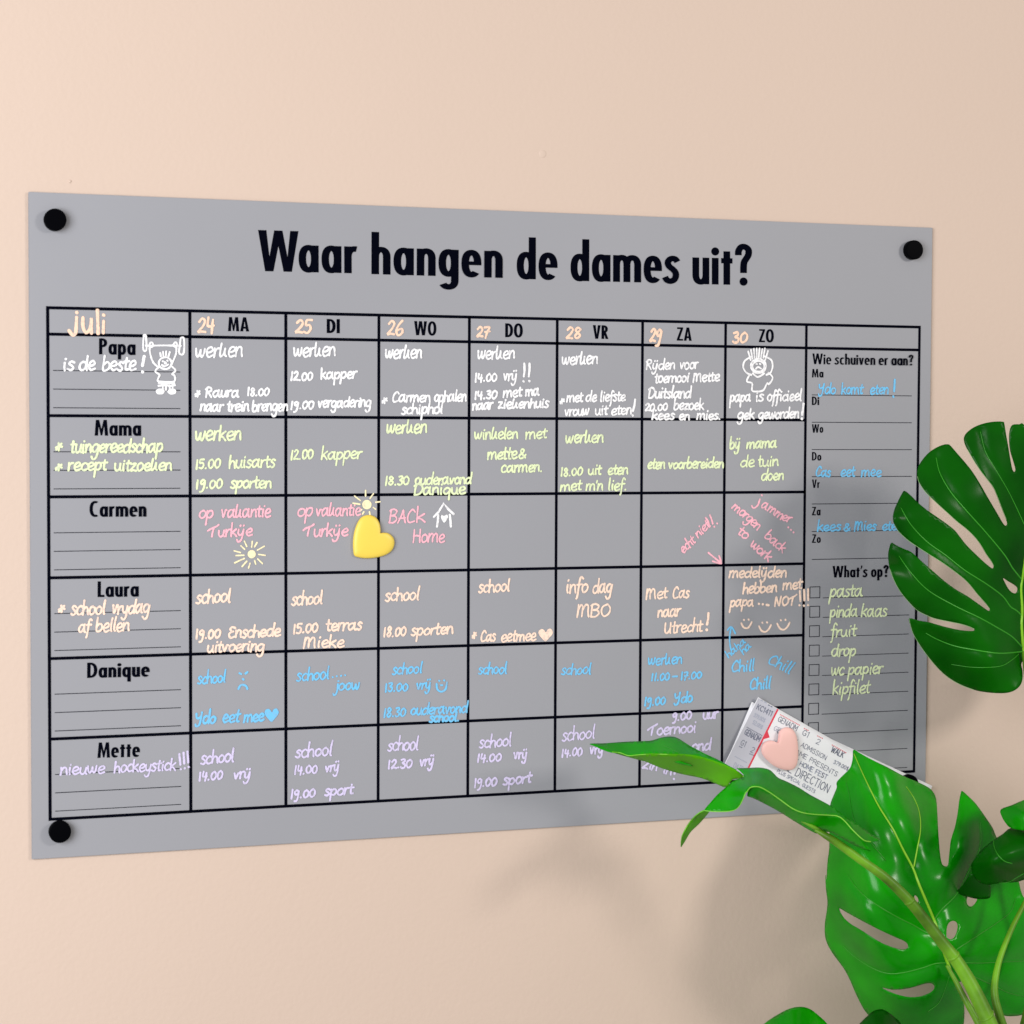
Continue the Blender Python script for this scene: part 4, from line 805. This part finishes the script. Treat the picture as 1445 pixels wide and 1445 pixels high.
L1 += P6((870, 1330), (800, 1240), (750, 1180), (660, 1110), (560, 1040), (480, 985), (390, 910), (325, 845), (258, 793), (228, 825), (190, 900), (155, 980), (140, 1060), (155, 1130), (200, 1200), (290, 1285), (400, 1360), (500, 1425))
L1 += P7((620, 90), (760, 190), (880, 290), (980, 410), (1060, 500), (1106, 560), (1098, 578), (1070, 565), (980, 500), (880, 430), (760, 360), (640, 270), (560, 200), (490, 140), (400, 60))
L1 += P6((320, 1400), (235, 1365), (170, 1335), (125, 1312), (105, 1360), (93, 1440))
L1 += P7((110, 160), (150, 270), (210, 380), (290, 480), (380, 570), (470, 620), (560, 655), (700, 685), (820, 710), (900, 735), (950, 758), (947, 776), (900, 780), (800, 770), (660, 740), (500, 695), (400, 678), (303, 656),
         (318, 730), (350, 820), (430, 950), (520, 1070), (620, 1180), (720, 1260), (830, 1320), (950, 1365), (1080, 1390), (1230, 1398), (1330, 1380), (1400, 1330), (1430, 1260), (1430, 1170), (1418, 1110), (1440, 1065))
mir = [(1446+(1446-x)*.82, y+4) for x, y in L1[4:][::-1]]
L1full = L1+[(1448, 925)]+mir[2:]
h1 = P7((1238, 253), (1290, 285), (1350, 320), (1382, 350), (1380, 385), (1360, 405), (1320, 390), (1285, 350), (1258, 300))
V1 = P6((220, 960), (320, 1130), (480, 1300), (660, 1430))+P7((850, 170), (1070, 310), (1230, 430), (1310, 535), (1370, 575), (1425, 628))
V2 = P6((570, 460), (610, 620), (720, 810), (880, 1000), (1060, 1200), (1250, 1430))+P7((1330, 150), (1425, 270))
V3 = P7((200, 30), (330, 210), (500, 380), (760, 530), (1000, 645), (1180, 745), (1320, 830), (1400, 910), (1438, 950))
V4 = P7((470, 800), (580, 860), (750, 925), (950, 965), (1200, 1000), (1442, 982))
V5 = P7((720, 1110), (950, 1140), (1200, 1130), (1320, 1070), (1395, 1005))
V6 = P6((1010, 200), (1060, 400), (1150, 560), (1280, 780), (1370, 960), (1448, 1130))
RIB1 = [(1462, 610), (1456, 700), (1450, 760), (1444, 808), (1441, 830), (1442.5, 860), (1441.5, 880), (1443, 905), (1445, 925)]
ctrl1 = [(1446, 600, .112), (1444, 700, .104), (1442, 830, .092), (1444, 925, .088), (1447, 980, .100), (1380, 600, .103), (1330, 630, .095), (1300, 690, .100), (1262, 710, .094), (1262, 730, .102), (1256, 775, .088), (1254, 800, .100),
         (1270, 850, .096), (1284, 873, .088), (1300, 910, .080), (1340, 955, .078), (1400, 977, .092), (1350, 760, .108), (1360, 830, .106), (1370, 880, .103), (1400, 930, .104), (1390, 700, .112), (1410, 800, .104),
         (1500, 700, .108), (1560, 800, .09), (1590, 880, .09), (1520, 960, .08)]
lf, dp = leaf(L1full, ctrl1, M_dark, [V1, V2, V3, V4, V6, RIB1], [h1], step=5)
lf['label'] = 'large dark split leaf at the upper right'
for v in (V1, V2, V3, V4): vein(v, dp, .00022, .00055, lf)
for v in (V5, V6): vein(v, dp, .00015, .0003, lf)
vein(RIB1, dp, .0006, .0013, lf, M_rib, 'midrib', .0006)

def rimline(pts, depth, parent, r=.00016): vein(pts, depth, r, r, parent, M_palerim, 'leaf_rim', .0001)
M_palerim = mat('leaf_rim_pale', (.22, .42, .16, 1), .4)
rimline(P6((385, 650), (402, 710), (460, 800), (560, 900), (680, 1010), (780, 1100), (880, 1180), (960, 1260), (1020, 1340), (1070, 1425))+P7((1120, 85), (1145, 135)), dp, lf)
rimline(P6((155, 1130), (200, 1200), (290, 1285), (400, 1360), (500, 1425))+P7((620, 90), (760, 190), (880, 290), (980, 410), (1060, 500), (1106, 560)), dp, lf)
rimline(P7((110, 160), (150, 270), (210, 380), (290, 480), (380, 570), (470, 620), (560, 655), (700, 685), (820, 710), (900, 735), (950, 758)), dp, lf)
rimline(P7((303, 656), (318, 730), (350, 820), (430, 950), (520, 1070), (620, 1180), (720, 1260), (830, 1320), (950, 1365)), dp, lf)
rimline(P6((880, 380), (950, 500), (1010, 590), (1080, 680), (1140, 760), (1180, 850), (1230, 980), (1270, 1080)), dp, lf)

# --- broad leaf at the lower right
L3 = P2((1130, 124), (1180, 150), (1300, 215), (1445, 285))+P3((150, 310), (300, 390), (410, 435), (510, 485), (560, 530), (592, 600), (605, 750), (612, 900), (625, 1080), (638, 1190), (655, 1240), (690, 1256), (712, 1235), (718, 1150), (735, 1000), (775, 870), (800, 740), (815, 620), (832, 540), (846, 524),
        (900, 570), (980, 650), (1080, 790), (1140, 880), (1175, 965))
L3 += [(1414, 1195), (1426, 1222), (1437, 1242), (1441, 1258), (1448, 1268), (1475, 1270), (1495, 1300), (1505, 1350), (1495, 1395), (1475, 1420), (1445, 1431.5), (1430, 1434), (1416, 1433), (1400, 1425), (1385, 1412), (1372, 1398), (1356, 1385), (1350, 1395), (1359, 1412), (1361, 1430), (1359, 1450), (1350, 1475), (1320, 1482), (1270, 1465), (1240, 1446)]
L3 += P4((545, 1350), (490, 1270), (430, 1150), (370, 1010), (310, 900), (220, 780), (160, 680), (132, 590), (130, 470), (148, 350), (155, 250), (140, 130), (135, 0))
L3 += P2((866, 1400), (880, 1200), (895, 1080), (897, 860), (900, 700), (912, 630), (940, 560), (968, 490), (966, 448), (990, 410), (1090, 310), (1115, 250), (1124, 190))
hs = [P4((266, 322), (330, 355), (420, 405), (560, 480), (700, 550), (820, 605), (900, 640), (936, 672), (935, 710), (885, 724), (800, 705), (680, 660), (580, 600), (470, 530), (370, 470), (300, 400)),
      P4((680, 1092), (780, 1112), (900, 1106), (1000, 1085), (1100, 1055), (1160, 1050), (1193, 1075), (1190, 1110), (1150, 1145), (1060, 1180), (960, 1188), (860, 1170), (770, 1140)),
      P4((1005, 195), (1030, 210), (1045, 245), (1035, 265), (1010, 245), (1000, 215)),
      P4((1318, 500), (1345, 455), (1390, 443), (1422, 475), (1415, 550), (1385, 610), (1345, 622), (1312, 590)),
      P5((395, 270), (390, 320), (410, 352), (440, 352), (470, 325), (490, 285), (470, 262), (430, 255))]
RIB3 = P2((1135, 160), (1210, 330), (1300, 520))+P3((40, 680), (170, 890), (270, 1090), (370, 1280), (430, 1440))+P4((1190, 430), (1222, 520))+[(1331, 1340), (1342, 1372)]
Va = P4((355, 0), (430, 110), (540, 220), (700, 330), (850, 415), (1000, 490), (1110, 555), (1230, 600))
Vb = P4((300, 680), (430, 800), (600, 905), (750, 955), (900, 945), (1080, 900), (1200, 860), (1330, 850))
Vc = P3((300, 480), (380, 600), (430, 740), (440, 900), (410, 1080), (375, 1265))
Vd = P3((1020, 830), (1028, 980), (1000, 1130), (925, 1270))+P5((300, 235), (160, 380), (92, 475))
Ve = P5((840, 280), (800, 400), (680, 500), (500, 620), (250, 785))
Vf = P5((960, 860), (700, 872), (500, 880), (270, 875))
Vg = P5((960, 1195), (790, 1160), (620, 1080), (380, 970))
Vh = P5((240, 960), (190, 1120), (130, 1250), (30, 1330))
Vi = P2((1060, 440), (1090, 560), (1130, 780), (1200, 900), (1445, 1200))
ctrl3 = [(1204, 1060, .070), (1180, 1107, .060), (1172, 1140, .058), (1215, 1110, .080), (1240, 1090, .0868), (1280, 1100, .078), (1316, 1120, .066), (1325, 1190, .094), (1335, 1222, .1075), (1345, 1180, .099), (1262, 1108, .0896), (1285, 1150, .0961), (1305, 1188, .102), (1320, 1225, .1078), (1351, 1197, .1034), (1335, 1245, .111), (1250, 1120, .0915), (1358, 1118, .076), (1400, 1170, .084), (1240, 1140, .094), (1275, 1200, .106), (1305, 1265, .112),
         (1330, 1330, .116), (1342, 1372, .114), (1312, 1160, .088), (1200, 1180, .088), (1168, 1220, .070), (1166, 1300, .060), (1190, 1366, .062), (1220, 1425, .066), (1220, 1280, .106), (1240, 1330, .106), (1260, 1390, .098), (1300, 1440, .088), (1355, 1440, .086), (1290, 1330, .108),
         (1370, 1260, .095), (1420, 1260, .082), (1400, 1330, .104), (1440, 1300, .090), (1440, 1400, .086), (1400, 1400, .096), (1490, 1340, .070), (1366, 1150, .088), (1375, 1200, .098)]
lf3, dp3 = leaf(L3, ctrl3, M_mid, [RIB3, Va, Vb, Vc, Vd, Ve, Vf, Vg, Vi], hs, step=4.5, groove=.0032, gw=12)
lf3['label'] = 'broad glossy leaf with oval holes at the lower right'
vein(RIB3, dp3, .0003, .0012, lf3, M_rib, 'midrib', .0006)
for v in (Va, Vb, Vc, Vd, Ve, Vf, Vg): vein(v, dp3, .00015, .00045, lf3)
vein(Vc, dp3, .0002, .0006, lf3, M_rib); vein(Vd, dp3, .00018, .0004, lf3)
for v in (Vh, Vi): vein(v, dp3, .0001, .00025, lf3)

# --- long folded leaf reaching left over the board
edgeA = J((262, 250), (330, 254), (400, 278), (480, 273), (600, 265), (720, 268), (850, 270), (960, 280), (1060, 305), (1180, 345), (1280, 388), (1340, 422), (1392, 466))
topA = J((75, 177), (140, 174), (200, 173), (380, 160), (520, 155), (600, 149), (680, 125), (760, 115), (820, 128), (880, 165), (960, 215), (1060, 265), (1160, 310), (1240, 355), (1320, 405))
c2 = [(832, 1049, .070), (870, 1062, .074), (900, 1065, .080), (960, 1067, .088), (1020, 1082, .094), (1052, 1097, .098), (940, 1040, .064), (1000, 1066, .078), (980, 1055, .07), (900, 1046, .064)]
l2a, d2a = leaf(topA+J((1392, 466))+edgeA[::-1][1:]+J((180, 224), (118, 195)), c2, M_mid, step=4)
l2a['label'] = 'long folded leaf reaching left over the board'
c2b = c2[1:6]+[(900, 1072, .070), (960, 1090, .066), (1000, 1102, .070), (1025, 1112, .082), (864, 1062, .074), (1040, 1100, .094)]
l2b, _ = leaf(edgeA+J((1380, 475), (1290, 482), (1230, 546), (1150, 520), (1020, 470), (850, 435), (680, 385), (560, 335), (480, 313), (380, 286)), c2b, M_light, name='folded_underside', step=4, parent=l2a)
c2x = lambda x, y: .08
l2x, _ = leaf(J((760, 303), (850, 330), (950, 368), (860, 356), (800, 338)), [(946, 1070, .079), (980, 1082, .082), (960, 1075, .081), (955, 1080, .078)], M_mid, name='fold_slit', step=3, parent=l2a)
vein(edgeA, d2a, .0002, .0004, l2a, M_rim, 'leaf_rim', .0007)
vein(J((700, 195), (770, 225), (820, 250), (845, 270)), d2a, .0001, .0002, l2a)
vein(J((850, 160), (960, 215), (1100, 290), (1320, 400)), d2a, .0001, .0002, l2a, M_mid)
edgeB = J((1045, 745), (1100, 752), (1200, 755), (1290, 745), (1340, 712), (1375, 650), (1400, 590))+P2((95, 535), (125, 495), (170, 482), (230, 490), (320, 540), (420, 610), (540, 695), (640, 735), (760, 752), (900, 760), (980, 770), (1040, 810), (1130, 910), (1230, 1000), (1300, 1017))
L2c = edgeB+P2((1392, 993), (1300, 945), (1200, 868), (1050, 770), (960, 700), (860, 640), (710, 560), (600, 490), (480, 430), (400, 395), (350, 345), (310, 315), (220, 296), (100, 300), (0, 303))+J((1335, 392), (1385, 455), (1300, 488), (1230, 546), (1160, 608), (1100, 675))
c2c = [(993, 1144, .110), (1034, 1144, .124), (1053, 1115, .132), (1065, 1110, .134), (1100, 1130, .134), (1150, 1149, .132), (1185, 1157, .134), (1228, 1187, .136), (1005, 1130, .110), (1030, 1115, .116), (1050, 1095, .108), (1070, 1084, .102), (1100, 1098, .108), (1140, 1121, .112), (1180, 1142, .118), (1240, 1184, .132), (1045, 1085, .098)]
l2c, d2c = leaf(L2c, c2c, M_mid, [P2((175, 300), (240, 370), (262, 430))], name='curled_lobe', step=3.5, parent=l2a, groove=.001)
L2d = J((1045, 745), (1000, 768), (950, 812), (900, 880), (862, 955), (852, 1000), (850, 1056), (862, 1040), (885, 1005), (930, 930), (1000, 862), (1055, 800), (1088, 754))
l2d, d2d = leaf(L2d, [(993, 1144, .110), (961, 1193, .104), (970, 1166, .116), (985, 1155, .100), (1000, 1147, .104), (975, 1180, .100)], M_light, name='curled_tip', step=3, parent=l2a)
vein(edgeB, d2c, .00026, .00032, l2a, M_rim, 'leaf_rim', .0008)
vein(J((1045, 745), (1000, 768), (950, 812), (900, 880), (862, 955), (852, 1000)), d2d, .00025, .00015, l2a, M_rim, 'leaf_rim', .0003)
L2e = edgeB[8:-1]+P2((1260, 1060), (1300, 1110), (1200, 1080), (1100, 1030), (1000, 975), (900, 925), (820, 925), (775, 938), (700, 903), (560, 820), (400, 720), (250, 640), (150, 592), (98, 570))
c2e = [(1053, 1118, .127), (1080, 1122, .127), (1100, 1130, .128), (1125, 1142, .127), (1150, 1149, .127), (1170, 1151, .127), (1185, 1157, .128), (1205, 1172, .129), (1228, 1187, .130), (1075, 1132, .118), (1120, 1160, .112), (1152, 1175, .112), (1190, 1185, .116), (1225, 1200, .124), (1056, 1124, .128)]
leaf(L2e, c2e, M_mid, name='lobe_underside', step=4, parent=l2a)
tube([(at(1120, 1152, .1145), .0006), (at(1150, 1168, .117), .0013), (at(1175, 1185, .121), .0022)], 'petiole_joint', M_stem, l2a)

# --- dark curled leaf and teal leaf at the right edge
L5 = [(1412, 1142.4), (1428, 1136), (1445, 1128.6), (1480, 1116), (1505, 1140), (1495, 1168), (1460, 1173), (1445, 1172), (1427, 1168.8), (1419.5, 1162), (1414, 1153)]
leaf(L5, [(1412, 1142, .120), (1430, 1168, .130), (1445, 1150, .138), (1445, 1130, .124), (1480, 1150, .134), (1500, 1140, .12)], M_mid, name='leaf', step=4)[0]['label'] = 'small rounded leaf tip at the right edge'
L4 = [(1370.4, 1224), (1371.5, 1218), (1376, 1211), (1386, 1198.4), (1402, 1185.3), (1415.2, 1176.6), (1426, 1168.6), (1445, 1171), (1480, 1178), (1498, 1205), (1480, 1232), (1445, 1241.7), (1434, 1244.8), (1410, 1246.5), (1394.8, 1248.6), (1382, 1245), (1373.5, 1236)]
l4, d4 = leaf(L4, [(1371, 1224, .118), (1386, 1198, .124), (1426, 1169, .126), (1395, 1248, .116), (1445, 1241, .120), (1400, 1215, .140), (1430, 1205, .144), (1460, 1200, .14), (1498, 1205, .12), (1445, 1172, .13)], M_dark, step=4)
l4['label'] = 'dark rolled leaf at the right edge'
vein(P3((1150, 1005), (1155, 1060), (1190, 1140), (1255, 1205), (1330, 1228)), d4, .0002, .0003, l4)
vein(P5((690, 138), (780, 130), (850, 90), (920, 50)), d4, .0001, .0002, l4)
L4b = P5((300, 228), (350, 165), (430, 60), (520, 90), (600, 140), (612, 240), (600, 277), (545, 288), (470, 284), (380, 262))
leaf(L4b, [(1352, 1261, .100), (1372, 1240, .112), (1396, 1262, .104), (1390, 1245, .112), (1368, 1232, .114)], M_dark, name='rolled_tip', step=3.5, parent=l4)
# --- two leaf crowns at the bottom edge
B1 = [(1060, 1462), (1077.7, 1445), (1096.7, 1432), (1115.7, 1422.8), (1131.3, 1420.7), (1143.4, 1424), (1155.5, 1433.2), (1167.6, 1445), (1186, 1470), (1180, 1510), (1130, 1530), (1080, 1510), (1055, 1485)]
leaf(B1, [(1077, 1445, .105), (1131, 1421, .110), (1167, 1445, .105), (1120, 1460, .13), (1120, 1520, .14), (1060, 1480, .1), (1186, 1490, .11)], M_mid, step=5)[0]['label'] = 'leaf crown at the bottom edge, left one'
B2 = [(1200, 1462), (1212.6, 1445), (1223.5, 1434), (1232, 1427), (1242.4, 1424), (1251, 1426.8), (1261, 1434), (1273, 1446), (1285, 1470), (1275, 1505), (1235, 1515), (1205, 1495)]
leaf(B2, [(1212, 1445, .125), (1242, 1424, .126), (1273, 1446, .124), (1240, 1465, .145), (1240, 1510, .15), (1200, 1480, .12), (1285, 1480, .12)], M_dark, step=5)[0]['label'] = 'leaf crown at the bottom edge, right one'
# --- stems
def stem(pts, name='stem', m=M_stem):
    P = catmull([(x, y, d, r) for x, y, d, r in pts], 8)
    return tube([(at(p[0], p[1], p[2]), p[3]) for p in P], name, m, plant, 20)
stem([(1150, 1171, .118, .0009), (1163, 1178, .121, .0019), (1178, 1187, .124, .0024), (1214, 1213, .129, .0026), (1250, 1239, .133, .0029), (1280, 1268, .136, .0032), (1305, 1298, .138, .0034), (1328, 1328, .141, .0036),
      (1347, 1352, .144, .0039), (1362, 1375, .147, .0042), (1378, 1405, .151, .0046), (1393, 1438, .155, .0050), (1405, 1470, .158, .0054), (1415, 1510, .16, .0056)])
for (x, y, d, r) in ((1283.5, 1271.5, .1363, .0034), (1345, 1349, .1437, .0041), (1391, 1433, .1545, .0052)):
    c = at(x, y, d); t = (at(x+3, y+4.4, d)-c)
    tube([(c-t*.35, r*.98), (c-t*.12, r*1.05), (c+t*.12, r*1.05), (c+t*.35, r*.98)], 'stem_node', M_stem, plant, 20)
stem([(1460, 1245, .120, .0012), (1445, 1276, .125, .0014), (1427, 1312, .131, .0016), (1411.5, 1351, .138, .0018), (1404, 1385, .143, .0021), (1404, 1408, .146, .0024), (1410, 1432, .149, .0027), (1420, 1465, .152, .003), (1424, 1500, .155, .003)])
stem([(1336, 1362, .116, .0010), (1350, 1387, .120, .0016), (1364, 1414, .126, .0020), (1382, 1447, .132, .0023), (1398, 1490, .14, .0025)], 'petiole')
stem([(1445, 920, .090, .0013), (1447, 940, .094, .0016), (1452, 985, .098, .0018), (1462, 1080, .102, .002), (1475, 1200, .108, .0022), (1470, 1330, .12, .0026), (1440, 1470, .14, .003), (1425, 1515, .158, .0034)], 'petiole')

# --- the rest of the plant, outside the picture to the right and below
def spare_leaf(src, px, py, d, turn, tilt, scale):
    o = src.copy(); COL.objects.link(o)
    for k in ('label',):
        if k in o: del o[k]
    c = at(1310, 1260, .10); t = at(px, py, d)
    Mx = Matrix.Translation(t) @ Matrix.Rotation(turn, 4, 'Y') @ Matrix.Rotation(tilt, 4, 'X') @ Matrix.Scale(scale, 4) @ Matrix.Translation(-c)
    o.parent = plant; o.matrix_parent_inverse = plant.matrix_world.inverted(); o.matrix_basis = Mx
for a in ((1700, 1680, .24, 2.2, .1, .9), (1380, 1760, .14, 3.0, -.1, .9), (1860, 1480, .16, 1.2, .15, .9)):
    spare_leaf(lf3, *a)
stem([(1415, 1510, .16, .0056), (1450, 1600, .17, .0062), (1500, 1700, .18, .007), (1520, 1900, .19, .008)])
